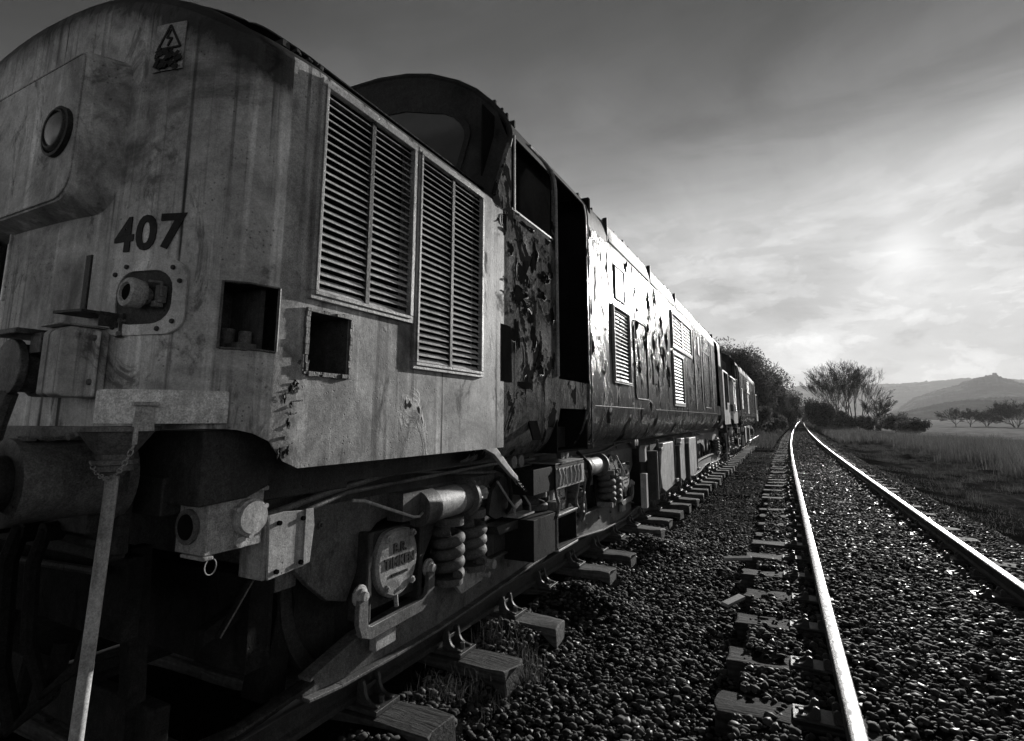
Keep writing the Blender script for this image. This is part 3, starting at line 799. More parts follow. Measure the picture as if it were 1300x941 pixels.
# steps inside recess edge + tumblehome patch
b = B(); b.cbox((1.335, 3.62, 1.33), (.012, .15, .22), Matrix.Rotation(R(-16), 3, 'Y')); b.build('patch_plate', M['black'], loco, .002)
b = B(); b.prism([(3.08, 1.62), (3.08, 2.0), (3.22, 2.0), (3.24, 1.62)], 1.3505, 1.354); b.build('step_hole', M['black'], loco)
# peeled paint flakes (curled)
b = B(); fr = random.Random(5)
def flake(y, z, s, x=1.352):
    a = fr.uniform(0, 2*PI); k = 4; lift = fr.uniform(.002, .012)*min(1.6, s/.03); w = s*fr.uniform(.5, 1.1); h = s*fr.uniform(.7, 1.6)
    vs = []
    for i in range(k+1):
        t = i/k; off = lift*t**1.6
        for j in (-1, 0, 1):
            u = j*w*.5*(1-.35*t)+fr.uniform(-.1, .1)*w; v = h*t*(1-.25*t)
            vs.append((x+off+.0015*(1-abs(j)), y+u*math.cos(a)-v*math.sin(a), z+u*math.sin(a)+v*math.cos(a)))
    fs = []
    for i in range(k):
        for j in range(2):
            q = i*3+j; fs.append((q, q+1, q+4, q+3))
    b.add(vs, fs)
CL = [(3.55, 2.72, .25, .12, 30), (3.85, 2.6, .1, .25, 36), (3.3, 2.5, .12, .2, 26), (3.5, 2.35, .2, .08, 30), (3.15, 2.25, .08, .15, 18), (3.75, 1.75, .12, .12, 22), (3.4, 1.95, .1, .2, 14), (3.1, 2.8, .06, .1, 8)]
for (cy, cz, sy, sz, n_) in CL:
    for _ in range(int(n_*.5)): flake(fr.gauss(cy, sy*.6), fr.gauss(cz, sz*.6), fr.uniform(.015, .055))
for _ in range(60):
    y = 4.95+fr.random()**1.3*9.5; z = fr.uniform(1.75, 3.2)
    if 5.6 < y < 6.45 and z < 3.2: continue
    if 9.1 < y < 11.3: continue
    flake(y, z, fr.uniform(.02, .06), 1.354)
# crust at nose lower corner
for _ in range(14): flake(1.42+fr.gauss(0, .04), fr.uniform(1.21, 1.60), fr.uniform(.006, .018), 1.353)
o = b.build('peeling_paint', M['peelcab'], loco, recalc=False); tag(o, kind='stuff')

# bare scabs where paint has come away: dark metal with a curled pale rim
sc = B(); rm_ = B(); gr = random.Random(21)
def scab(y, z, ry, rz, rim=1.):
    n = 26; ph = [gr.uniform(0, 6.3) for _ in range(4)]; am = [gr.uniform(.08, .34) for _ in range(4)]
    pts = []
    for k in range(n):
        a = 2*PI*k/n; rad = 1+sum(am[q]*math.sin((q+2)*a+ph[q]) for q in range(4))*.7+gr.uniform(-.12, .12); rad = max(.25, rad)
        pts.append((y+ry*rad*math.cos(a), z+rz*rad*math.sin(a)))
    def xs_(q): return 1.3515+.0035*math.sin(q[0]*5.1+q[1]*3)*(q[0] > 5)+.003*math.sin(q[0]*11+q[1]*7)*(q[0] > 5)
    sc.add([(xs_((y, z))+.0015, y, z)]+[(xs_(p)+.0012, p[0], p[1]) for p in pts], [(0, 1+k, 1+(k+1) % n) for k in range(n)])
    st_ = gr.randrange(n); L_ = int(n*gr.uniform(.15, .5)*rim)
    if L_ > 3:
        seq = [pts[(st_+k) % n] for k in range(L_)]
        rm_.tube([(xs_(p)+.003+.004*math.sin(PI*k/(L_-1)), p[0], p[1]) for k, p in enumerate(seq)], [.0006+.0026*math.sin(PI*k/(L_-1))*gr.uniform(.3, 1.5) for k in range(L_)], 6)
for (y, z, ry, rz) in ((3.42, 2.42, .11, .10), (3.36, 2.24, .14, .06), (3.62, 2.60, .05, .12), (3.80, 2.48, .10, .05), (3.93, 2.55, .05, .07), (3.75, 2.33, .07, .04), (3.12, 2.72, .03, .10), (3.60, 1.98, .04, .09), (3.72, 1.80, .06, .10), (3.3, 1.95, .05, .12), (3.5, 2.80, .12, .02), (3.88, 2.80, .05, .02), (3.22, 2.55, .04, .05), (3.55, 2.12, .06, .05), (3.96, 2.2, .03, .08), (3.45, 1.62, .1, .04)): scab(y, z, ry, rz)
for _ in range(46):
    y = 5.05+gr.random()**1.2*8.5; z = gr.uniform(1.7, 3.2)
    if 5.55 < y < 6.5 or 9.05 < y < 11.35: continue
    scab(y, z, gr.uniform(.012, .05)*(1+(y-5)*.12), gr.uniform(.03, .14), .8)
for (y, z) in ((6.75, 2.5), (6.95, 2.2), (7.15, 2.35), (7.35, 2.6), (7.6, 2.25), (7.75, 2.45), (8.0, 2.1), (8.15, 2.5), (8.4, 2.3), (6.6, 2.85), (7.5, 3.0), (8.3, 2.85), (8.7, 2.6), (8.75, 2.1)):
    scab(y, z, gr.uniform(.05, .13), gr.uniform(.07, .16)); scab(y+gr.uniform(-.12, .12), z-gr.uniform(.1, .3), gr.uniform(.02, .05), gr.uniform(.08, .16))
for _ in range(9): scab(1.425+gr.gauss(0, .02), gr.uniform(1.22, 1.56), gr.uniform(.004, .010), gr.uniform(.008, .022), .8)
o = sc.build('bare_metal_patches', M['black'], loco, recalc=False); tag(o, kind='stuff')
o = rm_.build('curled_paint_edges', M['midmetal'], loco, recalc=False); tag(o, kind='stuff')

# body side fittings
def side_fit(y0, y1, z0, z1, name, mat, w=.02, x=1.355):
    f = B(); frame_rect(f, y0, y1, z0, z1, w, x-.008, x+.010); fo = f.build(name+'_frame', M['bogie'], loco, .002)
    g = B(); g.box(x-.01, x+.001, y0, y1, z0, z1); g.build('pane', mat, fo); return fo
side_fit(5.83, 6.2, 2.74, 3.10, 'engine_window', M['glass'])
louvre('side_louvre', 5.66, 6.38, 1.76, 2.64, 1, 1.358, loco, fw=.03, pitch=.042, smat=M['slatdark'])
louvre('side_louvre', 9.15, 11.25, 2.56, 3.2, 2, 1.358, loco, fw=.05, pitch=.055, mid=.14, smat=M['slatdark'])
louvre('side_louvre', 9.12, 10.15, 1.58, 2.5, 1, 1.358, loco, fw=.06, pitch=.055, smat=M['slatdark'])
def panel_outline(y0, y1, z0, z1, r=.08, x=1.356):
    b = B(); pts = [(x, p[0], p[1]) for p in rr_loop((y0+y1)/2, (z0+z1)/2, (y1-y0)/2, (z1-z0)/2, r)]
    b.tube(pts, .008, 6, closed=True); b.build('access_panel', M['bogie'], loco)
panel_outline(6.62, 7.3, 1.62, 2.62); panel_outline(12.9, 14.0, 1.62, 2.9)
b = B(); b.box(1.352, 1.362, 12.15, 12.4, 2.75, 3.15); b.box(1.352, 1.362, 11.6, 11.66, 1.55, 3.2); b.box(1.352,1.362,12.6,12.66,1.55,3.2)
b.box(1.352, 1.362, 14.5, 14.56, 1.55, 3.2); b.each('cover_strip', M['bogie'], loco, .003)
for (y0, y1) in ((5.62, 7.6), (7.75, 9.6), (9.75, 11.9)):
    b = B(); c0 = Vector((1.348, 0, 3.33)); c1 = Vector((1.30, 0, 3.56))
    fr_ = B()
    for (za, zb) in ((0, .1), (.9, 1.)):
        pa = c0.lerp(c1, za); pb = c0.lerp(c1, zb); fr_.add([(pa.x+.012, y0, pa.z), (pa.x+.012, y1, pa.z), (pb.x+.012, y1, pb.z), (pb.x+.012, y0, pb.z), (pa.x-.004, y0, pa.z), (pa.x-.004, y1, pa.z), (pb.x-.004, y1, pb.z), (pb.x-.004, y0, pb.z)], [(0, 1, 2, 3), (7, 6, 5, 4), (0, 4, 5, 1), (1, 5, 6, 2), (2, 6, 7, 3), (3, 7, 4, 0)])
    go = fr_.build('roof_grille', M['bogie'], loco)
    for i in range(8):
        t = .14+.72*i/7; p = c0.lerp(c1, t); b.box(p.x-.004, p.x+.014, y0+.02, y1-.02, p.z-.007, p.z+.007)
    b.build('slats', M['midmetal'], go)
    b = B(); b.box(1.30, 1.352, y0-.045, y0-.02, 3.30, 3.60); b.build('rib', M['bogie'], go, .004)
b = B(); b.tube([(1.352, 5.0, 1.50), (1.352, 7.0, 1.50)], .003, 6); b.box(1.350, 1.358, 7.7, 15.2, 1.494, 1.502); b.build('waist_seam', M['letter'], loco)
# roof furniture: small lugs and grille humps on the roof edge
b = B()
for k in range(26):
    y = 5.1+k*.38+random.uniform(-.1, .1); b.box(1.19, 1.23, y, y+random.uniform(.03, .14), 3.65, 3.685+random.uniform(0, .02))
for y in (3.3, 3.42, 3.5, 3.62): b.box(1.13, 1.18, y, y+.03, 3.73, 3.79)
b.lathe([(0, .35), (.12, .35), (.14, .3), (.15, 0)], (0, 9.2, 3.97), (0, 0, 1)); b.lathe([(0, .6), (.06, .6), (.08, .5), (.085, 0)], (0, 12.0, 3.97), (0, 0, 1))
b.box(-.3, .3, 6.3, 7.4, 3.95, 4.03); b.each('roof_fitting', M['roof'], loco, .006)
# shoulder debris at nose top corner
b = B(); 
for k in range(10): b.cbox((1.30+random.uniform(-.03, .01), 1.38+.03*k/2, 2.87+random.uniform(-.01, .012)), (.03, .02, .018), Matrix.Rotation(random.uniform(-1, 1), 3, 'Y'))
b.cbox((1.24, 1.36, 2.905), (.05, .04, .03)); b.each('nose_top_lug', M['roof'], loco, .003)

# underframe and tanks
b = B(); b.box(-1.12, 1.12, 1.5, 2*LY-1.5, 1.085, 1.30); b.box(-1.0, -.9, 1.5, 2*LY-1.5, .95, 1.08); b.box(.9, 1.0, 1.5, 2*LY-1.5, .97, 1.084)
b.build('underframe', M['bogie'], loco)
b = B(); b.box(-1.1, 1.1, 7.75, 12.5, .16, 1.08); tk = b.build('fuel_tank', M['soot'], loco, .03)
b = B(); b.prism([(7.6, .95), (7.68, 1.0), (7.72, .80), (7.6, .78)], 1.12, 1.2); b.box(1.12, 1.20, 7.62, 7.72, .16, .62); b.build('strap_plate', M['tank'], tk, .004)
for (ya, yb, zt) in ((8.75, 9.75, .98), (10.4, 10.9, 1.0), (11.35, 12.35, .98)):
    b = B(); b.prism([(ya, .30), (ya-.12, .55), (ya, .82), (ya+.15, zt), (yb, zt), (yb, .26), (ya+.25, .22)], 1.105, 1.19)
    b.build('tank_side_panel', M['tank'], tk, .006)
for (ya, yb) in ((7.9, 8.55), (9.95, 10.25), (11.0, 11.25)):
    b = B(); b.cyl((1.13, (ya+yb)/2, .2), (1.13, (ya+yb)/2, .9), .11, 20); b.build('air_reservoir', M['bogie'], tk)
b = B()
for (y, z) in ((9.85, .32), (12.45, .3), (8.65, .9), (10.3, .92)): b.cbox((1.2, y, z), (.06, .16, .05)); 
for y in (8.6, 9.9, 11.1, 12.5): b.tube([(1.16, y, 1.05), (1.18, y+.03, .7), (1.16, y+.02, .25)], .02, 8)
b.each('tank_pipe', M['midmetal'], tk, .004)
b = B()
for i, y in enumerate((7.15, 4.66, 4.56, 3.60, 3.72, 7.25)):
    z = 1.075 if i else .95
    b.lathe([(0, .035), (.03, .037), (.032, .045), (.05, .045), (.055, .02), (.056, 0)], (1.14, y, 1.06), (1, 0, 0), 14)
b.each('pipe_cap', M['midmetal'], loco)
b = B(); b.tube([(1.06, 1.55, .98), (1.08, 1.9, 1.04), (1.08, 2.3, 1.085), (1.08, 3.6, 1.08), (1.05, 5.2, 1.08)], .014, 8); b.tube([(1.1, 1.5, .93), (1.1, 2.0, 1.03), (1.12, 3.4, 1.06), (1.12, 4.1, 1.05)], .010, 8)
b.each('brake_pipe', M['midmetal'], loco)
# bright lever and chain
b = B(); pr = [(2.98, 1.215, .03), (3.10, 1.18, .035), (3.22, 1.10, .033), (3.34, 1.02, .026), (3.44, .965, .018)]
vs = []
for (y, z, w) in pr: vs += [(1.27, y, z-w), (1.30, y, z-w), (1.30, y, z+w*.7), (1.27, y, z+w*.7)]
fs = [(0, 1, 2, 3), (16, 19, 18, 17)]
for k in range(4):
    for q in range(4): fs.append((4*k+q, 4*k+(q+1) % 4, 4*k+4+(q+1) % 4, 4*k+4+q))
b.add(vs, fs); lev = b.build('brake_lever', M['tank'], loco, .004)
b = B(); N = 16; P0 = Vector((1.27, 3.46, .96)); P1 = Vector((1.15, 4.0, .80)); prev = P0
for k in range(N):
    t = (k+.5)/N; p = P0.lerp(P1, t); p.z -= .03*4*t*(1-t); d = (P1-P0).normalized(); u = d.orthogonal().normalized(); w = d.cross(u); sd_ = u if k % 2 else w
    b.tube([p + d*.022*math.cos(q*PI/4) + sd_*.011*math.sin(q*PI/4) for q in range(8)], .004, 5, closed=True)
b.build('chain', M['bogie'], lev)

# ---------------- bogie (y axles 2.45, 4.77, 7.09)
AX = (2.45, 4.77, 7.09)
def arch_pts(y, r, zc, n=8): return [(y - r*math.cos(PI*k/n), zc + r*math.sin(PI*k/n)) for k in range(n+1)]
b = B()
for sx in (1, -1):
    poly = [(1.72, .80), (1.74, .98), (1.86, 1.03), (2.0, 1.065), (2.5, 1.075), (3.0, 1.02), (3.5, .98), (6.2, .98), (6.8, 1.04), (7.4, 1.05), (7.75, .95), (7.8, .75), (7.6, .62)]
    bot = []
    for i, a in enumerate(AX[::-1]):
        bot += [(a+.30, .50)] + [(q[0], q[1]) for q in arch_pts(a, .24, .60)[::-1]] + [(a-.30, .48)]
        if i < 2: bot += [(a-.42, .66), (a-.62, .76), (AX[::-1][i+1]+.95, .76), (AX[::-1][i+1]+.42, .66)]
    bot += [(2.02, .52), (1.9, .62)]
    poly = poly+bot
    b.prism(poly, .94*sx, .985*sx)
    # top flange, speckled
    tp = [(1.74, .98), (1.86, 1.03), (2.0, 1.065), (2.5, 1.075), (3.0, 1.02), (3.5, .98), (6.2, .98), (6.8, 1.04), (7.4, 1.05), (7.75, .95)]
    for (p, q) in zip(tp, tp[1:]):
        b.add([(.90*sx, p[0], p[1]), (1.05*sx, p[0], p[1]), (1.05*sx, q[0], q[1]), (.90*sx, q[0], q[1]), (.90*sx, p[0], p[1]+.02), (1.05*sx, p[0], p[1]+.02), (1.05*sx, q[0], q[1]+.02), (.90*sx, q[0], q[1]+.02)],
              [(0, 1, 2, 3), (4, 7, 6, 5), (0, 4, 5, 1), (2, 6, 7, 3), (1, 5, 6, 2), (0, 3, 7, 4)])
for y in (1.75, 3.6, 6.0, 7.7): b.box(-.94, .94, y, y+.12, .62, .9)
b.box(-.5, .5, 4.0, 5.6, .5, 1.06)
bog = b.build('bogie', M['castframe'], loco, .006)
for a in AX:
    b = B(); b.cyl((-.8, a, .57), (.8, a, .57), .085, 16)
    for sx in (1, -1):
        b.lathe([(-.07, .2), (-.065, .54), (-.07, .60), (-.035, .60), (-.03, .575), (.065, .565), (.065, .50), (.02, .48), (.0, .2), (.05, .16), (.07, 0)], (.76*sx, a, .57), (sx, 0, 0), 48)
    b.build('wheelset', M['bogie'], bog, ang=30)
vsB, fsB = text_mesh('B.R.', .068, .004, 1.05, .002); vsT, fsT = text_mesh('TIMKEN', .072, .004, 1.0, .002); vsR, fsR = text_mesh('ROLLER BEARING', .016, .003, 1.1, .001)
for i, a in enumerate(AX):
    for sx in (1, -1):
        if sx < 0 and i: continue
        b = B(); b.box(min(.86*sx, 1.02*sx), max(.86*sx, 1.02*sx), a-.2, a+.2, .40, .79)
        for s2 in (-1, 1): b.box(min(.93*sx, 1.055*sx), max(.93*sx, 1.055*sx), a+s2*.215-.02, a+s2*.215+.02, .36, .80)
        ab = b.build('axlebox', M['bogie'], bog, .01)
        b = B(); cx = 1.02*sx
        pts = []
        for k in range(40):
            t = 2*PI*k/40; r = .182; yy = r*math.cos(t)*.93; zz = r*math.sin(t)*1.04
            if zz > .15: zz = .15+(zz-.15)*.4
            pts.append((yy, zz))
        vs = [(cx-.02*sx, a+.0+p[0], .62+p[1]) for p in pts] + [(cx+.03*sx, a+p[0], .62+p[1]) for p in pts] + [(cx+.045*sx, a+p[0]*.93, .62+p[1]*.93) for p in pts]
        b.add(vs, [tuple(range(40)), tuple(range(119, 79, -1))] + [(k+q*40, (k+1) % 40+q*40, (k+1) % 40+40+q*40, k+40+q*40) for k in range(40) for q in (0, 1)])
        le = B()
        for (V, F, dz) in ((vsB, fsB, .045), (vsT, fsT, -.025), (vsR, fsR, -.072)):
            le.add([(cx+.045*sx+(v.z+.003)*sx, a+v.x*sx+.005, .62+dz+v.y) for v in V], F)
        o = le.build('raised_lettering', M['letter'], bog, smooth=False)
        for (dy, dz) in ((-.10, .125), (.11, .125), (-.10, -.125), (.11, -.125)):
            b.lathe([(0, .02), (.018, .02), (.02, .012), (.03, .010), (.031, 0)], (cx+.04*sx, a+dy, .62+dz), (sx, 0, 0), 8)
        b.build('axlebox_cover', M['cast'], bog, recalc=False)
        # keeper strap
        b = B(); X0, X1 = 1.055, 1.085
        path = [(a-.285, .50), (a-.285, .39), (a-.265, .345), (a-.22, .325), (a+.20, .335), (a+.26, .36), (a+.285, .41), (a+.285, .50)]
        w = .032; n = len(path); L_ = []; Rr = []
        for k, p in enumerate(path):
            q0 = Vector(path[max(k-1, 0)]); q1 = Vector(path[min(k+1, n-1)]); t = (q1-q0).normalized(); nn = Vector((-t.y, t.x))*w
            L_.append(Vector(p)+nn); Rr.append(Vector(p)-nn)
        vs = []
        for k in range(n):
            for (q, x) in ((L_[k], X0), (L_[k], X1), (Rr[k], X1), (Rr[k], X0)): vs.append((x*sx, q.x, q.y))
        fs = [(0, 1, 2, 3), tuple(4*(n-1)+q for q in (3, 2, 1, 0))]
        for k in range(n-1):
            for q in range(4): fs.append((4*k+q, 4*k+(q+1) % 4, 4*k+4+(q+1) % 4, 4*k+4+q))
        b.add(vs, fs); ks = b.build('keeper_strap', M['midmetal'], bog, .004)
        b = B()
        for s2 in (-1, 1):
            c = (1.05*sx, a+s2*.285, .515)
            b.lathe([(0, .05), (.012, .05), (.015, .036), (.03, .034), (.033, .024), (.05, .022), (.052, 0)], c, (sx, 0, 0), 16)
        b.each('strap_bolt', M['cast'], bog, .002)
        b = B(); b.box(min(1.0*sx, 1.045*sx), max(1.0*sx, 1.045*sx), a-.14, a+.02, .20, .30); b.build('cast_plate', M['cast'], bog, .006)
        b = B(); b.cyl((1.05*sx, a+.0, .44), (1.05*sx, a+.01, .38), .012, 8); b.build('drain_plug', M['cast'], bog)
# springs
for (y, z0, h) in ((2.97, .385, .34), (3.25, .40, .33), (6.33, .39, .34), (6.58, .40, .33), (4.30, .40, .33), (5.25, .40, .33)):
    for sx in (1, -1):
        if sx < 0 and y > 3: continue
        b = B(); b.helix((1.035*sx, y, z0), .078, .034, h, 3.9, 10, 16); b.cyl((1.035*sx, y, z0-.02), (1.035*sx, y, z0+.02), .10, 20); b.cyl((1.035*sx, y, z0+h-.01), (1.035*sx, y, z0+h+.04), .10, 20)
        b.build('coil_spring', M['spring'], bog, ang=60)
# equalising beam
for sx in (1, -1):
    b = B()
    top = [(1.9, .22), (2.2, .30), (2.7, .33), (2.95, .37), (3.4, .36), (4.2, .37), (5.6, .37), (6.4, .36), (6.7, .33), (7.2, .30), (7.6, .22)]
    bot = [(7.6, .14), (7.1, .10), (6.2, .12), (5.4, .19), (4.6, .20), (4.0, .17), (3.3, .135), (2.9, .12), (2.5, .12), (2.1, .13), (1.9, .15)]
    b.prism(top+bot, .955*sx, .985*sx)
    for seq, hh in ((top, .015), (bot[::-1], -.015)):
        for (p, q) in zip(seq, seq[1:]):
            xa, xb = .95*sx, 1.03*sx
            b.add([(xa, p[0], p[1]), (xb, p[0], p[1]), (xb, q[0], q[1]), (xa, q[0], q[1]), (xa, p[0], p[1]+hh), (xb, p[0], p[1]+hh), (xb, q[0], q[1]+hh), (xa, q[0], q[1]+hh)],
                  [(0, 1, 2, 3), (4, 7, 6, 5), (0, 4, 5, 1), (2, 6, 7, 3), (1, 5, 6, 2), (0, 3, 7, 4)])
    b.build('equalising_beam', M['castframe'], bog, .003)
b = B(); b.cyl((.98, 3.36, .40), (1.16, 3.36, .40), .03, 16); b.cyl((.98, 3.36, .33), (1.12, 3.36, .33), .02, 12); b.prism([(3.0, .36), (3.36, .44), (3.42, .36), (3.36, .29), (3.1, .27)], 1.035, 1.065); b.cyl((.98, 6.15, .40), (1.16, 6.15, .40), .03, 16)
b.each('spring_pin', M['cast'], bog, .003)
# brake cylinders
for y0 in (2.60, 5.45):
    b = B(); b.lathe([(0, .10), (.10, .105), (.12, .105), (.125, .092), (.50, .092), (.505, .125), (.535, .125), (.54, .10), (.57, .10), (.60, .05), (.61, 0)], (1.06, y0, .865), (0, 1, 0), 28)
    b.box(.98, 1.09, y0-.16, y0+.12, .82, .97)
    bc = b.build('brake_cylinder', M['midmetal'], bog)
    b = B(); b.lathe([(.125, .094), (.40, .094)], (1.06, y0, .865), (0, 1, 0), 28); b.build('cylinder_sleeve', M['cast'], bog)
    b = B()
    for k in range(6):
        a_ = k*PI/3; b.cyl((1.06+.11*math.cos(a_), y0+.53, .865+.11*math.sin(a_)), (1.06+.11*math.cos(a_), y0+.56, .865+.11*math.sin(a_)), .011, 8)
    b.lathe([(.60, .03), (.70, .035), (.72, .05), (.76, .05), (.765, 0)], (1.06, y0, .865), (0, 1, 0), 8); b.each('cylinder_bolt', M['cast'], bog)
    b = B(); b.tube([(1.09, y0-.55, .985), (1.10, y0-.48, .975), (1.13, y0-.12, .845), (1.12, y0-.05, .835), (1.10, y0+.02, .85)], .008, 8); b.build('brake_hose', M['tank'], bog)
# gusset bracket with white edges
for y0 in (3.45, 6.25):
    b = B(); b.prism([(y0, .70), (y0+.05, .86), (y0+.2, .95), (y0+.38, .92), (y0+.55, .72), (y0+.55, .655), (y0+.1, .655)], 1.03, 1.06)
    br_ = b.build('gusset_bracket', M['bogie'], bog, .003)
    b = B(); b.box(1.03, 1.16, y0+.28, y0+.56, .64, .653); b.tube([(1.10, y0+.3, .93), (1.12, y0+.46, .78), (1.13, y0+.545, .70), (1.13, y0+.55, .65)], .008, 6); b.tube([(1.10, y0+.05, .93), (1.12, y0+.2, .78), (1.13, y0+.27, .72), (1.13, y0+.28, .65)], .008, 6)
    b.build('bracket_edge', M['cast'], bog)
# small hardware along the frame
b = B()
for y in [1.95+.32*k for k in range(18)]:
    if any(abs(y-a) < .34 for a in AX): continue
    b.lathe([(0, .018), (.01, .018), (.012, .010), (.022, .009), (.023, 0)], (.986, y, .88), (1, 0, 0), 8)
for y in [2.1+.45*k for k in range(12)]: b.lathe([(0, .016), (.01, .016), (.012, .009), (.02, .008), (.021, 0)], (.986, y, .25), (1, 0, 0), 8)
b.each('frame_bolt', M['midmetal'], bog)
for (y0, y1, z, r_) in ((1.8, 3.4, 1.13, .012), (3.9, 7.5, 1.11, .014), (3.9, 6.9, 1.06, .010)):
    b = B(); b.tube([(1.02, y0, z-.05), (1.02, y0+.1, z), (1.03, (y0+y1)/2, z+.006), (1.02, y1-.1, z), (1.01, y1, z-.06)], r_, 8)
    for k in range(4):
        y = y0+.25+(y1-y0-.5)*k/3; b.box(1.0, 1.05, y, y+.03, z-r_-.004, z+r_+.004)
    b.build('air_pipe', M['midmetal'], bog)
for a in AX:
    for s2 in (-1, 1):
        b = B(); ya = a+s2*.66; b.prism([(ya-.03, .98), (ya+.03, .98), (ya+.05*s2+.02, .62), (ya-.02*s2, .36), (ya-.06*s2-.02, .36), (ya-.03, .62)], .72, .84)
        b.prism([(a+s2*.625, .72), (a+s2*.665, .75), (a+s2*.70, .57), (a+s2*.665, .40), (a+s2*.625, .43), (a+s2*.648, .57)], .69, .80); b.build('brake_block', M['bogie'], bog, .004)
b = B(); b.tube([(1.05, 3.55, 1.02), (1.12, 3.62, .98), (1.13, 3.66, .84), (1.10, 3.7, .72), (1.04, 3.74, .66)], .016, 8); b.build('flexible_hose', M['soot'], bog)
b = B(); b.tube([(1.05, 5.3, 1.04), (1.14, 5.36, .94), (1.16, 5.38, .78), (1.1, 5.42, .62), (1.02, 5.46, .58)], .018, 8); b.build('flexible_hose', M['soot'], bog)
b = B(); b.cyl((1.04, 5.05, .93), (1.04, 5.05, 1.02), .05, 14); b.box(.98, 1.12, 4.98, 5.12, .78, .93); b.build('valve_block', M['midmetal'], bog, .004)
b = B(); b.prism([(3.46, .62), (3.5, .56), (3.95, .55), (4.0, .62)], .99, 1.12); b.box(.99, 1.02, 3.5, 3.78, .40, .56); b.build('lug_plate', M['bogie'], bog, .004)

# front sand box casting and end plate
class OutMB(MB):
    """same shapes set 85 mm further out from the frame"""
    def build(s, *a, **k):
        if not getattr(s, 'done', 0): s.v = [(3-(3-x)*.948, y*.948, 1.38-(1.38-z)*.948) for x, y, z in s.v]; s.done = 1
        return MB.build(s, *a, **k)
    def each(s, *a, **k):
        s.v = [(3-(3-x)*.948, y*.948, 1.38-(1.38-z)*.948) for x, y, z in s.v]; return MB.each(s, *a, **k)
def BO(): return OutMB(ORG)
b = BO(); b.box(.98, 1.145, 1.265, 1.50, .90, 1.10); b.box(.955, 1.16, 1.255, 1.51, 1.10, 1.118); b.box(1.02, 1.155, 1.26, 1.30, .885, .899)
vs_ = rr_loop(1.06, .995, .085, .10, .04)
ic = BO()
fb = b.build('front_casting', M['castpale'], bog, .005)
b = BO(); b.lathe([(0, .062), (.01, .062), (.013, .046), (.004, .044)], (1.055, 1.262, .995), (0, -1, 0), 24); b.build('port_rim', M['midmetal'], bog)
b = BO(); b.lathe([(.006, .044), (.0142, .043), (.0145, 0)], (1.055, 1.262, .995), (0, -1, 0), 20); b.build('port_hole', M['black'], bog)
b = BO(); b.lathe([(0, .068), (.02, .068), (.022, .06), (.035, .058), (.038, 0)], (1.146, 1.435, 1.01), (1, 0, 0), 28); b.lathe([(0, .02), (.014, .02), (.015, .01), (.016, 0)], (1.147, 1.40, .925), (1, 0, 0), 14)
for k in range(3):
    a_ = R(30+120*k); b.cyl((1.146, 1.435+.068*math.cos(a_), 1.01+.068*math.sin(a_)), (1.17, 1.435+.068*math.cos(a_), 1.01+.068*math.sin(a_)), .01, 8)
b.build('round_cover', M['tank'], bog)
b = BO(); b.tube([(1.14, 1.30+.022*math.cos(q*PI/8), .86+.028*math.sin(q*PI/8)) for q in range(16)], .0022, 5, closed=True); b.build('pull_ring', M['tank'], bog)
b = BO(); b.prism([(1.535, .755), (1.525, 1.0), (1.60, 1.005), (1.70, .995), (1.715, .95), (1.72, .93), (1.71, .77)], 1.14, 1.152)
b.prism([(1.70, 1.0), (1.74, 1.0), (1.75, .93), (1.735, .78), (1.70, .775)], 1.1525, 1.160); b.box(1.0, 1.139, 1.52, 1.535, .755, .99)
ep = b.build('end_plate', M['tank'], bog, .002)
b = BO()
for (y, z) in ((1.57, .965), (1.69, .965), (1.57, .78), (1.69, .79)):
    b.cyl((1.14, y, z), (1.164, y, z), .0095, 10)
b.each('bolt_hole', M['black'], bog)
# brake rigging low down
b = B(); b.box(-.95, .95, 1.62, 1.74, .34, .72); b.prism([(1.45, .50), (1.62, .56), (1.62, .62), (1.45, .56)], .86, .92); b.tube([(1.0, 1.45, .55), (1.0, 1.62, .78)], .014, 6)
b.prism([(1.82, .12), (1.95, .12), (1.98, .5), (1.90, .8), (1.84, .8), (1.88, .5)], .68, .82); b.tube([(.85, 1.25, .02+.1), (.95, 1.6, .14), (.98, 1.95, .2)], .03, 8)
b.build('brake_rigging', M['soot'], bog, .004)
# cab steps (on the bogie under the door)
b = B(); b.box(1.0, 1.26, 4.21, 4.90, .985, 1.0); b.box(1.245, 1.26, 4.21, 4.90, .79, .984)
b.prism([(3.80, .80), (3.80, .99), (4.205, .99), (4.205, .80)], 1.0, 1.25)
tr = b.build('step_tray', M['soot'], bog, .004)
b = B(); b.box(1.261, 1.266, 4.215, 4.895, .80, .965)
for k in range(7): b.tube([(1.267, 4.25+k*.09, .96), (1.268, 4.27+k*.09+random.uniform(-.03, .03), .90), (1.267, 4.26+k*.09, .82)], random.uniform(.006, .016), 6)
b.box(1.0, 1.262, 4.215, 4.895, 1.001, 1.008)
b.build('tray_lip', M['cast'], bog)
b = B(); b.box(1.0, 1.25, 3.80, 4.26, .32, .62); b.box(1.05, 1.255, 4.262, 4.72, .315, .33); b.box(1.05, 1.255, 4.262, 4.72, .56, .575); b.box(1.05, 1.06, 4.262, 4.72, .33, .56); b.box(1.05, 1.25, 4.705, 4.72, .33, .56)
st = b.build('step_box', M['soot'], bog, .004)
b = B(); b.box(1.2, 1.262, 4.265, 4.72, .576, .59); b.box(1.2, 1.262, 4.265, 4.72, .298, .314); b.box(1.252, 1.258, 4.255, 4.262, .33, .57); b.tube([(1.062, 4.5, .42), (1.075, 4.5, .42)], .03, 10); b.tube([(1.062, 4.5, .49), (1.072, 4.5, .49)], .022, 10)
b.build('step_edge', M['tank'], bog, .003)
b = B()
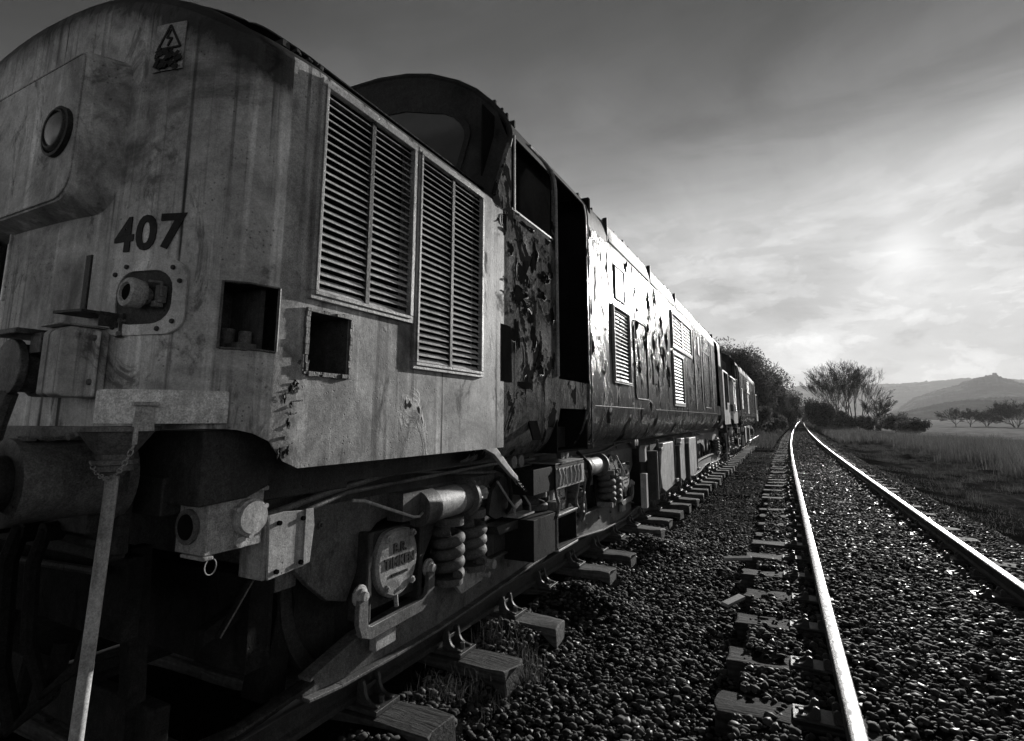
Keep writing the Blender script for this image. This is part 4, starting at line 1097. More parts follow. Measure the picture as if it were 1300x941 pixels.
for (y, s_) in ((4.23, 1), (4.78, -1)):
    b.tube([(1.25, y, .80), (1.25, y+.02*s_, .74), (1.25, y+.07*s_, .68), (1.25, y+.06*s_, .62), (1.25, y+.02*s_, .58)], .014, 6)
b.box(1.1, 1.2, 4.38, 4.52, .60, .67); b.tube([(1.22, 4.95, .97), (1.23, 5.02, .8), (1.2, 5.0, .5), (1.15, 4.99, .38)], .012, 6); b.tube([(1.2, 5.08, .66), (1.2, 5.12, .5), (1.18, 5.05, .4)], .009, 6)
b.each('step_arm', M['midmetal'], bog, .002)

# ---------------- second ends: rotate copies half a turn about the loco centre
RZ = math.pi
kmap = {}
for q in bpy.data.objects:
    if q.parent: kmap.setdefault(q.parent.name, []).append(q)
for q in list(kmap[loco.name]):
    base = q.name.split('.')[0]
    if q.name in FRONT or q.name in WS or base in ('cab_front', 'bogie', 'cab_interior'):
        c = copy_tree(q, loco, kmap); c.rotation_euler = (0, 0, RZ)
# rear cab window + dark openings on the visible side
b = B(); b.box(1.325, 1.336, 2*LY-3.995, 2*LY-3.245, 2.862, 3.44); b.build('side_window', M['roof'], loco)
b = B(); yy = 2*LY
b.box(.2, .24, yy-5.0, yy-3.26, 1.6, 3.6); b.box(-1.3, 1.335, yy-5.05, yy-5.0, 1.55, 3.62); b.box(-1.3, 1.3, yy-3.28, yy-3.25, 1.55, 3.4); b.box(.2, 1.2, yy-5, yy-3.26, 3.63, 3.65)
b.build('cab_interior', M['black'], loco)

# ---------------- second locomotive, coupled behind
loco2 = copy_tree(loco)
loco2.location = (LX-.02, LY+18.95, 0)
tag(loco2, 'far rusting diesel locomotive coupled beyond the first, dark cab opening near the trees', 'locomotive')

# ------------------------------------------------------------------ tracks
CY = [-6, 0, 6, 13, 19, 30, 45, 65, 85, 120, 150, 185, 220, 300]
CXs = [1.04, .97, .90, .845, .80, .785, .87, 1.13, 1.47, 2.08, 2.68, 3.4, 4.15, 6.0]
def rtc(y): return float(np.interp(y, CY, CXs))
def rtc_s(y):
    return sum(rtc(y+d) for d in (-4, -2, 0, 2, 4))/5 if y < 40 else sum(rtc(y+d) for d in (-10, -5, 0, 5, 10))/5
HP = [(-.036, -.008), (-.030, -.0005), (-.018, .002), (.018, .002), (.030, -.0005), (.036, -.008)]   # polished top
BP = [(.036, -.008), (.036, -.036), (.012, -.052), (.010, -.108), (.034, -.122), (.034, -.152), (-.034, -.152), (-.034, -.122), (-.010, -.108), (-.012, -.052), (-.036, -.036), (-.036, -.008)]
def sweep_rail(name, xf, ys, matb, math_, z0=0.):
    b = MB(); 
    for mi, prof in ((0, BP), (1, HP)):
        b.mi = mi; vs = []; k = len(prof)
        for y in ys:
            x = xf(y)
            for (dx, dz) in prof: vs.append((x+dx, y, dz+z0))
        b.add(vs, [(i*k+j, i*k+j+1, (i+1)*k+j+1, (i+1)*k+j) for i in range(len(ys)-1) for j in range(k-1)])
    return b.build(name, [matb, math_], None, ang=50)
ysr = list(np.concatenate([np.arange(-5, 60, 1.5), np.arange(60, 300, 5.)]))
o = sweep_rail('rail', lambda y: rtc_s(y)-.7535, ysr, M['railside'], M['railhead']); tag(o, 'left shining rail of the open track curving away past the locomotives', 'rail', 'rails of the open track')
o = sweep_rail('rail', lambda y: rtc_s(y)+.7535, ysr, M['railside'], M['railhead']); tag(o, 'right shining rail of the open track, nearest the grassy field', 'rail', 'rails of the open track')
ysl = list(np.arange(-5, 62, 3.))
o = sweep_rail('rail', lambda y: LX+.7535, ysl, M['railside'], M['oldhead']); tag(o, 'dull rusty rail under the near wheels of the locomotives', 'rail', 'rails of the siding')
o = sweep_rail('rail', lambda y: LX-.7535, ysl, M['railside'], M['oldhead']); tag(o, 'dull rusty rail in shadow under the far wheels of the locomotives', 'rail', 'rails of the siding')

SLT = -.185
LGR = 'wooden sleepers under the locomotives'; RGR = 'wooden sleepers of the open track'
def sleeper_mesh(seed, L=2.6, W=.25, H=.15):
    rr = random.Random(seed); b = MB(); nx, ny = 18, 3
    # sheared and chipped block
    vs = []; 
    for i in range(nx+1):
        x = -L/2+L*i/nx
        for (yy, zz) in ((-W/2, -H), (-W/2, 0), (-W/6, 0.002), (W/6, 0.002), (W/2, 0), (W/2, -H)):
            vs.append((x+(rr.uniform(-.022, .022) if i in (0, nx) else 0), yy+rr.uniform(-.009, .009), zz+rr.uniform(-.008, .003)*(2.2 if i in (0, 1, nx-1, nx) else 1)))
    fs = []
    for i in range(nx):
        for j in range(6): fs.append((i*6+j, i*6+(j+1) % 6, (i+1)*6+(j+1) % 6, (i+1)*6+j))
    fs += [tuple(range(6)), tuple(nx*6+j for j in range(5, -1, -1))]
    b.add(vs, fs); return b
def chair_mesh():
    b = MB(); b.box(-.20, .20, -.10, .10, 0, .026)
    for sx in (1, -1):
        for yy in (-.072, .050):
            pr = [(.037, .03), (.037, .10), (.042, .132), (.060, .148), (.078, .140), (.086, .115), (.090, .085), (.105, .06), (.135, .042), (.185, .034), (.185, .026), (.04, .024)]
            n = len(pr); vs = [(sx*p[0], yy, p[1]) for p in pr] + [(sx*p[0], yy+.022, p[1]) for p in pr]
            b.add(vs, [tuple(range(n)), tuple(range(2*n-1, n-1, -1))] + [(k, k+n, (k+1) % n+n, (k+1) % n) for k in range(n)])
        b.box(min(.037*sx, .052*sx), max(.037*sx, .052*sx), -.049, .049, .027, .085)
        for yy in (-.02, ): b.cyl((sx*.15, yy+.02, .026), (sx*.15, yy+.02, .062), .017, 8)
    return b
def key_mesh():
    b = MB(); b.box(.053, .078, -.06, .045, .088, .112); return b
SL = [sleeper_mesh(s_) for s_ in range(5)]
SLm = [s_.build('sleeper', M['wood'], None, .014) for s_ in SL]
chm = chair_mesh().build('rail_chair', M['chair'], None, .003); kym = key_mesh().build('key', M['bogie'], None, .004)
MS = [o.data for o in SLm]; bev = True
for o in SLm[1:]: bpy.data.objects.remove(o)
first_sl = SLm[0]
MS2 = [m_.copy() for m_ in MS]
for m_ in MS2: m_.materials[0] = M['wetwood']
def put_sleeper(x, y, z, rz, label, group, dense, sides=(1,)):
    low = group == RGR
    o = first_sl.copy(); o.data = (MS2 if low else MS)[random.randrange(5)]; C.objects.link(o); o.location = (x, y, z); o.rotation_euler = (random.uniform(-.01, .01), random.uniform(-.006, .006), rz)
    tag(o, label, 'sleeper', group)
    if dense:
        for sx in sides:
            c = chm.copy(); C.objects.link(c); c.parent = o; c.location = (sx*.7535, 0, .003); c.scale = (.8, .8, .5) if low else (1, 1, 1)
            if sx == 1 and not low:
                k = kym.copy(); C.objects.link(k); k.parent = c; k.location = (0, random.uniform(-.03, .03), 0); k.rotation_euler = (0, 0, random.uniform(-.05, .05))
    return o
def ordw(i): return ['nearest', 'second', 'third', 'fourth', 'fifth', 'sixth', 'seventh', 'eighth', 'ninth', 'tenth'][i]
k = 0; y = -3.75
for i in range(72):
    y = 3.33+.80*(i-7)
    if y > 54: break
    if 0 < y < 11:
        idx = int(round((y-3.33)/.8))
        if idx == 2: lab = 'heavy wooden sleeper end half buried in gravel between two bare ones under the locomotive'
        elif idx == 5: lab = 'wooden sleeper end buried by the larger gravel mound under the locomotive'
        elif idx == 0: lab = 'nearest fully visible wooden sleeper end with weeds against it under the locomotive'
        elif idx < 0: lab = 'dark wooden sleeper lost in shadow beneath the nose of the locomotive'
        else: lab = '%s wooden sleeper end along the locomotive, counted away from the camera' % ordw(min(idx, 9))
    elif y <= 0: lab = 'dark wooden sleeper of the siding behind the camera position'
    else: lab = 'weathered sleeper of the siding beneath the locomotives, further off'
    put_sleeper(LX+random.uniform(-.03, .03), y, SLT+random.uniform(-.006, .004), random.uniform(-.012, .012), lab, LGR, -1 < y < 36, (1, -1) if y < 8 else (1,))
y = -2.2; i = 0; RSL = []
while y < 110:
    ang = -math.atan((rtc_s(y+1)-rtc_s(y-1))/2)
    if y < 0: lab = 'sleeper of the open track beside the camera, sunk in ballast'
    elif y < 12: lab = 'worn sleeper sunk in black ballast on the near stretch of the open track'
    else: lab = 'sleeper end showing beside the shining rail on the distant open track'
    RSL.append(y); put_sleeper(rtc_s(y)-.10+random.uniform(-.05, .05), y, -.184+random.uniform(-.022, .008), ang+random.uniform(-.02, .02), lab, RGR, y < 26, (1, -1))
    y += .72+random.uniform(-.03, .03); i += 1
bpy.data.objects.remove(first_sl); bpy.data.objects.remove(chm); bpy.data.objects.remove(kym)
# broken planks
for (x, y, L_, rz, lab) in ((-.53, 5.28, .26, R(62), 'short split pale plank lying at an angle on the gravel left of the shining rail'), (-.62, 6.9, .3, R(12), 'thin dark splinter of wood lying on gravel beyond the pale split plank')):
    b = MB(); b.prism([(-.03, 0), (-.035, .028), (.03, .034), (.034, .004)], -L_/2, L_/2); o = b.build('broken_plank', M['brokenwood'], None, .004); o.location = (x, y, -.20 if rz > .5 else -.215); o.rotation_euler = (.05, -.08, rz); tag(o, lab, 'plank', 'scraps of broken wood')

# ------------------------------------------------------------------ ground
nz_ = rng.random((64, 64))
def vnoise(x, y, s):
    x = np.asarray(x)*s; y = np.asarray(y)*s
    xi = np.floor(x).astype(int); yi = np.floor(y).astype(int); fx = x-xi; fy = y-yi
    fx = fx*fx*(3-2*fx); fy = fy*fy*(3-2*fy)
    g = lambda a, c: nz_[a % 64, c % 64]
    return (g(xi, yi)*(1-fx)+g(xi+1, yi)*fx)*(1-fy)+(g(xi, yi+1)*(1-fx)+g(xi+1, yi+1)*fx)*fy
CYa = np.array(CY, float); CXa = np.array(CXs, float)
def gh(x, y):
    x = np.asarray(x, float); y = np.asarray(y, float)
    tc = np.interp(y, CYa, CXa); d = x-tc
    h = np.full(np.broadcast(x, y).shape, -.30)
    # open track bed
    bed = np.interp(np.abs(d), [0, .55, .70, .80, 1.35, 1.6, 2.1], [-.176, -.176, -.195, -.202, -.206, -.232, -.34])
    h = np.where(np.abs(d) < 2.1, np.maximum(bed, -.34), h)
    # siding
    e = x-LX
    lb = np.interp(np.abs(e), [0, 1.2, 1.3, 1.6, 2.2], [-.25, -.27, -.335, -.335, -.32])
    h = np.where(np.abs(e) < 1.75, lb, h)
    h = np.where((e > 1.75) & (d < -1.3), -.325, h)
    for my, mx, a, sy, sx_ in ((4.93, 1.22, .15, .25, .34), (7.33, 1.35, .17, .42, .34), (3.85, .95, .10, .25, .28), (2.4, 1.1, .06, .35, .3)):
        h = h + a*np.exp(-((y-my)/sy)**2-((e-mx)/sx_)**2)
    # right verge
    h = np.where(d > 2.1, np.interp(x, [2.9, 3.6, 5, 8, 15, 40], [-.34, -.42, -.40, -.46, -.75, -.9]), h)
    h = np.where(x < LX-1.75, np.interp(x, [-30, -12, -6, -4.7], [1.5, .3, -.15, -.32]), h)
    amp = np.where(np.abs(y) > 400, 0., 1.)
    rough = np.where((d > 2.6) | (x < -5), np.clip((np.abs(d)-2.6)/1.5,   .1, 1)*.19, .02)
    h = h + amp*(rough*(vnoise(x, y, .8)-.5) + rough*.6*(vnoise(x, y, 2.3)-.5) + .022*(vnoise(x, y, 4.)-.5))
    # bank on the left beyond the engines
    h = h + np.where((x < -.6) & (y > 42), np.clip((y-42)/30, 0, 1)*np.clip((-x-.2)/6, 0, 1)*1.6, 0)
    return h
xs = np.unique(np.concatenate([np.linspace(-4000, -200, 12), np.linspace(-200, -20, 25), np.linspace(-20, -5, 31), np.arange(-5, 8.01, .085), np.linspace(8, 20, 60), np.linspace(20, 120, 50), np.linspace(120, 4000, 20)]))
ysg = np.unique(np.concatenate([np.linspace(-300, -8, 8), np.arange(-8, -.5, .5), np.arange(-.5, 16, .085), np.arange(16, 40, .25), np.arange(40, 120, 1.), np.linspace(120, 400, 50), np.linspace(400, 5000, 20)]))
X, Y = np.meshgrid(xs, ysg, indexing='ij'); Z = gh(X, Y)
verts = np.stack([X.ravel(), Y.ravel(), Z.ravel()], 1); nx, ny = X.shape
I = (np.arange(nx-1)[:, None]*ny + np.arange(ny-1)[None, :]).ravel()
faces = np.stack([I, I+ny, I+ny+1, I+1], 1)
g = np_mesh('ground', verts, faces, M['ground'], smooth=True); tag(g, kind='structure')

# ------------------------------------------------------------------ ballast stones
def ico():
    t = (1+5**.5)/2
    v = np.array([(-1, t, 0), (1, t, 0), (-1, -t, 0), (1, -t, 0), (0, -1, t), (0, 1, t), (0, -1, -t), (0, 1, -t), (t, 0, -1), (t, 0, 1), (-t, 0, -1), (-t, 0, 1)], float)
    f = np.array([(0, 11, 5), (0, 5, 1), (0, 1, 7), (0, 7, 10), (0, 10, 11), (1, 5, 9), (5, 11, 4), (11, 10, 2), (10, 7, 6), (7, 1, 8), (3, 9, 4), (3, 4, 2), (3, 2, 6), (3, 6, 8), (3, 8, 9), (4, 9, 5), (2, 4, 11), (6, 2, 10), (8, 6, 7), (9, 8, 1)])
    return v/np.linalg.norm(v[0]), f
IV, IF = ico()
def rotm(n):
    q = rng.normal(size=(n, 4)); q /= np.linalg.norm(q, axis=1)[:, None]; w, x, y, z = q.T
    return np.stack([1-2*(y*y+z*z), 2*(x*y-z*w), 2*(x*z+y*w), 2*(x*y+z*w), 1-2*(x*x+z*z), 2*(y*z-x*w), 2*(x*z-y*w), 2*(y*z+x*w), 1-2*(x*x+y*y)], 1).reshape(n, 3, 3)
def stones(name, n, xr, yr, size, keep, label=None, pw=1., mat='stone', flat=.62, sink=(-.25, .5)):
    x = rng.uniform(*xr, n); y = yr[0]+(yr[1]-yr[0])*rng.random(n)**pw
    k = keep(x, y); x = x[k]; y = y[k]; n = len(x)
    s = size[0]+(size[1]-size[0])*rng.random(n)**2.0
    V = IV[None]*(1+rng.uniform(-.36, .36, (n, 12, 1)))
    V = V*np.stack([np.ones(n), rng.uniform(.6, 1, n), rng.uniform(.45, .9, n)], 1)[:, None, :]
    V = np.einsum('nij,nkj->nki', rotm(n), V)*s[:, None, None]; V[:, :, 2] *= flat
    z = gh(x, y)+s*rng.uniform(sink[0], sink[1], n)
    V += np.stack([x, y, z], 1)[:, None, :]
    F = IF[None]+(np.arange(n)*12)[:, None, None]
    o = np_mesh(name, V.reshape(-1, 3), F.reshape(-1, 3), M[mat]); tag(o, label, 'gravel', None, 'stuff'); return o
def frus(x, y):   # roughly what the lens can see
    return (x > -2.15-.0*y) & (x < .4+.62*y+1.2)
def keep1(x, y):
    d = x-np.interp(y, CYa, CXa); e = x-LX
    ok = frus(x, y)
    ok &= ~((np.abs(np.abs(d)-.7535) < .05)) & ~(np.abs(np.abs(e)-.7535) < .05)
    # bare sleeper tops of the siding
    ph = np.abs(((y-3.33+.4) % .8)-.4); idx = np.round((y-3.33)/.8)
    bur = (idx == 2) | (idx == 5)
    ok &= ~((np.abs(e) < 1.34) & (ph < .16) & ~bur)
    ok &= (d < 2.9) & ((d < 2.1) | (rng.random(len(x)) < .55))
    ok &= ~((np.abs(d) < .7) & (rng.random(len(x)) < .15))
    ds = np.min(np.abs(y[:, None]-np.array([q for q in RSL if q < 11])[None]), axis=1)
    ok &= ~((d < -.8) & (d > -1.42) & (ds < .13) & (rng.random(len(x)) < .86))
    ok &= ~((np.abs(d) < .7) & (ds < .11) & (rng.random(len(x)) < .35))
    return ok
stones('track_ballast', 92000, (-2.3, 4.0), (-.2, 9.0), (.007, .036), keep1, 'dark loose gravel ballast in the foreground around both tracks', 1.15)
def keep2(x, y):
    d = x-np.interp(y, CYa, CXa); e = x-LX
    return frus(x, y) & (np.abs(d) < 2.2) & ~(np.abs(np.abs(d)-.7535) < .05) & (np.abs(d) < 1.7) | (frus(x, y) & (e > 1.3) & (d < -1.2) & (rng.random(len(x)) < .5))
stones('track_ballast', 60000, (-2.3, 4.5), (9.0, 30.), (.013, .030), keep2, 'dark loose gravel ballast further along the tracks', 1.3)
def keep4(x, y):
    d = x-np.interp(y, CYa, CXa); return (np.abs(d) < .72) | ((d > .8) & (d < 1.15))
def keep5(x, y):
    d = x-np.interp(y, CYa, CXa); return (np.abs(d) < .72) | ((np.abs(d) > .8) & (np.abs(d) < 1.6))
stones('track_ballast', 26000, (-1.5, 5.0), (28., 85.), (.02, .05), keep5, 'dark ballast of the distant open track', 1.2)
stones('track_ballast', 23000, (-.6, 2.3), (.8, 22.), (.016, .040), keep4, 'coarser glinting ballast between the shining rails', 1.1, 'stoneshine', .5, (-.5, .3))

# ------------------------------------------------------------------ grass, reeds
def blades(name, n, pos, hgt, wid, mat, lean=.5, kind='stuff', label=None, cat=None, seg=3):
    """pos(n)->x,y ; tapering bent blades"""
    x, y = pos(n); n = len(x); z = gh(x, y)-.01
    h = rng.uniform(*hgt, n); w = rng.uniform(*wid, n); a = rng.uniform(0, 2*PI, n); ln = rng.normal(0, lean, n); la = rng.uniform(0, 2*PI, n)
    V = np.zeros((n, 2*seg+1, 3)); 
    for k in range(seg+1):
        t = k/seg; cx = x+h*ln*t*t*np.cos(la)*.6; cy = y+h*ln*t*t*np.sin(la)*.6; cz = z+h*t*(1-.25*np.abs(ln)*t)
        ww = w*(1-t)*.5
        if k == seg: V[:, 2*seg] = np.stack([cx, cy, cz], 1)
        else:
            V[:, 2*k] = np.stack([cx-ww*np.cos(a), cy-ww*np.sin(a), cz], 1); V[:, 2*k+1] = np.stack([cx+ww*np.cos(a), cy+ww*np.sin(a), cz], 1)
    tri = []
    for k in range(seg-1): tri += [(2*k, 2*k+1, 2*k+3), (2*k, 2*k+3, 2*k+2)]
    tri.append((2*seg-2, 2*seg-1, 2*seg))
    F = np.array(tri)[None]+(np.arange(n)*(2*seg+1))[:, None, None]
    o = np_mesh(name, V.reshape(-1, 3), F.reshape(-1, 3), mat); tag(o, label, cat, None, kind); return o
def clumpy(xr, yr, nc, spread, ypow=1.):
    def f(n):
        cx = rng.uniform(*xr, nc); cy = yr[0]+(yr[1]-yr[0])*rng.random(nc)**ypow; i = rng.integers(0, nc, n)
        return cx[i]+rng.normal(0, spread, n), cy[i]+rng.normal(0, spread, n)
    return f
# weeds by the siding rail
def weeds(n):
    c = np.array([(LX+.98, 2.95, .10), (LX+1.15, 3.0, .08), (LX+1.0, 3.75, .12), (LX+1.3, 3.1, .07), (LX+1.02, 3.6, .09), (LX+1.28, 3.62, .05), (-2.9, 1.6, .2), (LX+1.38, 3.45, .05)]); i = rng.integers(0, len(c), n)
    return c[i, 0]+rng.normal(0, 1, n)*c[i, 2], c[i, 1]+rng.normal(0, 1, n)*c[i, 2]
blades('weeds', 1100, weeds, (.03, .19), (.0018, .0045), M['grass'], 1.0, label='thin dry weeds growing against the siding rail and nearest sleepers', cat='weeds')
def verge(n):
    x = 2.4+11.6*rng.random(n)**1.25; y = 5+(60-5)*rng.random(n)**1.2; k = (vnoise(x, y, .9) > .42) & (x < 1.2+.75*y); return x[k], y[k]
blades('verge_grass', 95000, verge, (.03, .11), (.005, .013), M['grass'], 2.2, label='rough flattened winter grass on the verge right of the open track', cat='grass')
def cess(n):
    y = 9+(45-9)*rng.random(n)**1.2; x = np.interp(y, CYa, CXa)-1.45-rng.random(n)*1.0; k = (vnoise(x, y, .7) > .5); return x[k], y[k]
blades('path_grass', 16000, cess, (.02, .07), (.005, .012), M['grass'], 1.2, label='low sparse grass on the cess between the two tracks', cat='grass')
def reedpos(n):
    t = rng.random(n)**1.25; y = 12.0+(66-12.0)*t; fr_ = rng.random(n)
    x = np.interp(y, [12, 20, 40, 66], [6.6, 6.3, 6.2, 8.])+fr_**.9*np.interp(y, [12, 66], [6, 9])+2.2*(vnoise(y, y*0, .35)-.5)+.8*(vnoise(y, y*0+3, 1.7)-.5); k = vnoise(x, y, .9)+.3*fr_ > .42; return x[k], y[k]
blades('reed_bed', 52000, reedpos, (.3, 1.05), (.007, .018), M['reed'], .45, label='dense dark dead reeds and bracken between verge and field', cat='reeds')
def tuss(n):
    nc = 420; cy = 7+60*rng.random(nc)**1.2; cx = 3.4+rng.random(nc)**.9*7; i = rng.integers(0, nc, n); return cx[i]+rng.normal(0, .11, n), cy[i]+rng.normal(0, .11, n)
blades('tussock_grass', 42000, tuss, (.12, .34), (.005, .012), M['grass'], 1.1, label='scattered darker grass tussocks across the right hand verge', cat='grass')
def bankpos(n):
    y = 34+rng.random(n)*60; x = np.interp(y, CYa, CXa)-1.7-rng.random(n)*5; return x, y
blades('bank_grass', 26000, bankpos, (.15, .55), (.02, .05), M['grass'], .8, label='tangled pale grass and bramble on the bank past the far locomotive', cat='grass')
def farr(n):
    y = 45+rng.random(n)*80; x = np.interp(y, CYa, CXa)+2.2+rng.random(n)*4.5; return x, y
blades('trackside_scrub', 20000, farr, (.2, .8), (.03, .07), M['reed'], .7, label='low dark scrub along the right of the distant track', cat='scrub')

# ------------------------------------------------------------------ trees
def grow(b, p, d, L, r, depth, rr, spread, up, n, minr, segs=3):
    p = Vector(p); d = Vector(d).normalized(); pts = [p.copy()]; rs = [r]
    for k in range(segs):
        d = (d + Vector((rr.gauss(0, .10), rr.gauss(0, .10), up*.12))).normalized(); p = p + d*(L/segs); pts.append(p.copy()); rs.append(max(minr, r*(1-.35*(k+1)/segs)))
    b.tube(pts, rs, n if depth > 2 else 3, caps=False)
    if depth == 0: return
    for c in range(3 if rr.random() < .6 else 2):
        q = pts[rr.choice([1, 2, 3, 3])] if c else pts[-1]
        ax = Vector((rr.gauss(0, 1), rr.gauss(0, 1), rr.gauss(0, .3))).normalized(); a = spread*(rr.uniform(.5, 1.2) if c else rr.uniform(.1, .6))
        nd = (d + ax*math.tan(a)*.9).normalized()
        grow(b, q, nd, L*rr.uniform(.66, .86), rs[-1]*.72, depth-1, rr, spread, up, n, minr, segs)
def bare_tree(x, y, H, seed, label, group, stems=1, depth=6, minr=.02, spread=.45, name='bare_tree', lean=.25, r0=None, up=.5, tf=.30, lf=.24):
    rr = random.Random(seed); z = float(gh(x, y)); t = empty(name, (x, y, z)); tag(t, label, 'tree', group)
    tr = MB(); cr = MB()
    for s_ in range(stems):
        a = 2*PI*s_/stems+rr.random(); off = H*.03*(stems > 1)
        p = Vector((off*math.cos(a), off*math.sin(a), -.2)); ln = lean*rr.uniform(.3, 1.2); d = Vector((ln*math.cos(a), ln*math.sin(a), 1)).normalized() if stems > 1 else Vector((0, 0, 1))
        L = H*tf*rr.uniform(.85, 1.15); r = r0 or H*.018
        pts = [p]; rs = [r*1.25]
        for k in range(4): d = (d+Vector((rr.gauss(0, .05), rr.gauss(0, .05), .02))).normalized(); p = p+d*L/4; pts.append(p.copy()); rs.append(r*(1-.1*k))
        tr.tube(pts, rs, 8)
        for c in range(5 if stems == 1 else 4):
            q = pts[-1] if c < 2 else pts[rr.choice([2, 3, 3])]
            aa = rr.uniform(0, 2*PI); ax = Vector((math.cos(aa), math.sin(aa), 0)); nd = (d+ax*rr.uniform(.15, spread*1.5)).normalized()
            grow(cr, q, nd, H*lf*rr.uniform(.8, 1.1), rs[-1]*.7, depth-1, rr, spread, up, 5, minr)
    tr.build('trunk', M['bark'], t, recalc=False); cr.build('crown', M['twig'], t, recalc=False, smooth=False)
    return t
def leafy(x, y, H, W, seed, label, group, n=9000, name='ivy_tree', ls=.22, cat='tree', low=.0, trunk=True):
    rs_ = np.random.default_rng(seed); rr = random.Random(seed); z = float(gh(x, y)); t = empty(name, (x, y, z)); tag(t, label, cat, group)
    nc = 26; c = rs_.normal(0, 1, (nc, 3)); c /= np.linalg.norm(c, axis=1)[:, None]; c *= rs_.random((nc, 1))**.4*.78
    c[:, 0] *= W/2; c[:, 1] *= W/2; c[:, 2] = c[:, 2]*H*(.5-low/2)+H*(.52+low/2)
    cs = rs_.uniform(.14, .3, nc)*min(W, H)
    i = rs_.integers(0, nc, n); p = rs_.normal(0, 1, (n, 3)); p /= np.linalg.norm(p, axis=1)[:, None]; p *= (rs_.random((n, 1))**.45)*1.05*cs[i][:, None]; p += c[i]
    p[:, 2] = np.maximum(p[:, 2], .05+rs_.random(n)*.3)
    u = rs_.normal(0, 1, (n, 3)); u /= np.linalg.norm(u, axis=1)[:, None]; w = np.cross(u, rs_.normal(0, 1, (n, 3))); w /= np.linalg.norm(w, axis=1)[:, None]
    s = ls*rs_.uniform(.5, 1.3, (n, 1)); V = np.stack([p-u*s, p+w*s*.45, p+u*s, p-w*s*.45], 1)
    F = np.arange(4*n).reshape(n, 4); np_mesh('crown', V.reshape(-1, 3), F, M['leaf'], t)
    tr = MB(); tr.tube([(0, 0, -.2), (.1, .05, H*.3), (.0, .1, H*.7)], [H*.022, H*.017, H*.006], 8)
    cr = MB()
    for k in range(16):
        a = rr.random()*2*PI; grow(tr, (0, 0, H*rr.uniform(.12, .6)), (math.cos(a)*.8, math.sin(a)*.8, .7), H*.2, H*.008, 3, rr, .5, .4, 4, .015)
    tr.build('trunk', M['bark'], t, recalc=False)
    return t
# big bare group right of the track, about 120 m off
D = 118.
def az(a, d): return (d*math.sin(R(a)), d*math.cos(R(a)))
TG = 'bare winter trees where the track curves away'
for (a, d, H, st, sd_, lab) in ((3.4, 112, 8.8, 3, 3, 'leftmost bare tree of the tall group, its limbs leaning out over the track'), (4.4, 118, 11.0, 4, 5, 'tallest bare many stemmed tree in the middle of the group right of the track'), (5.45, 120, 10.3, 3, 8, 'broad bare tree on the right of the tall group, fan of fine branches')):
    x, y = az(a, d); bare_tree(x, y, H*1.06, sd_, lab, TG, stems=st, depth=7, minr=.010, spread=.34, lean=.26, r0=.12, up=.12, tf=.38, lf=.205)
x, y = az(7.0, 125); bare_tree(x, y, 6.2, 12, 'smaller drooping bare tree just right of the tall group', TG, stems=3, depth=6, minr=.02, spread=.5, lean=.5, r0=.08, up=.1)
x, y = az(8.3, 105); bare_tree(x, y, 3.6, 13, 'low twiggy bush at the right end of the tall bare group', TG, stems=4, depth=6, minr=.015, spread=.6, lean=.9, r0=.05, name='bare_bush', up=.1, tf=.2)
for (a, d, H, W, sd_, lab) in ((2.5, 108, 5.2, 5.2, 21, 'dark dense evergreen bush below the left limbs of the tall bare trees'), (3.7, 116, 3.4, 5.0, 22, 'lower dark bush at the foot of the tall bare trees'), (2.0, 165, 5.0, 6, 23, 'hazy dark bush beside the point where the track vanishes')):
    x, y = az(a, d); leafy(x, y, H, W, sd_, lab, 'dark bushes under the bare trees', n=12000, name='dense_bush', ls=.16, cat='bush')
for (a, d, H, W, sd_) in ((5.2, 100, 2.4, 6, 31), (6.6, 96, 2.3, 6, 32), (8.2, 90, 2.3, 5, 33), (9.6, 84, 1.9, 4.5, 34)):
    x, y = az(a, d); t = leafy(x, y, H, W, sd_, 'low dark scrub bush, number %s from the left in the hedge before the field' % {31: 'one', 32: 'two', 33: 'three', 34: 'four'}[sd_], 'scrub bushes along the field edge', n=6000, name='scrub_bush', ls=.13, cat='bush')
# trees left, beyond the engines
LG = 'dark trees rising behind the far locomotive'
LT = [(-7.4, 62, 10.2, 6.0, 41, 'bare', 'fine bare treetop showing just above the first locomotive roof'),
      (-5.2, 66, 8.7, 7.5, 42, 'leaf', 'tallest dark tree rising beside the end of the far locomotive'),
      (-3.9, 70, 8.6, 7.0, 43, 'leaf', 'dark rounded tree second to the right of the far locomotive roof'),
      (-2.7, 78, 8.3, 7.5, 44, 'leaf', 'dark tree in the middle of the row stepping down to the track'),
      (-1.6, 90, 7.3, 7.5, 45, 'leaf', 'dark bushy tree on the right part of the row stepping down to the track'),
      (-.4, 110, 7.6, 8.5, 46, 'leaf', 'last dark rounded tree of the row nearest the vanishing track'),
      (-6.4, 75, 9.8, 8.0, 47, 'leaf', 'dark tree mostly hidden behind the far locomotive')]
for (a, d, H, W, sd_, kd, lab) in LT:
    x, y = az(a, d)
    zg = float(gh(x, y))
    if kd == 'bare': bare_tree(x, y, H, sd_, lab, LG, stems=1, depth=7, minr=.016, spread=.45, name='bare_tree')
    else: leafy(x, y, H*1.02, W, sd_, lab, LG, n=20000, ls=.15)
for (a, d, H, W, sd_, lab) in ((-1.5, 62, 2.2, 5, 51, 'bramble mound left of the track below the dark trees'), (-.3, 85, 3.0, 6, 52, 'hazy bramble mound where the track bends from sight'), (-2.9, 56, 2.4, 5, 53, 'bramble mound close to the end of the far locomotive')):
    x, y = az(a, d); leafy(x, y, H, W, sd_, lab, 'bramble mounds on the left bank', n=8000, name='bramble_mound', ls=.12, cat='bush')
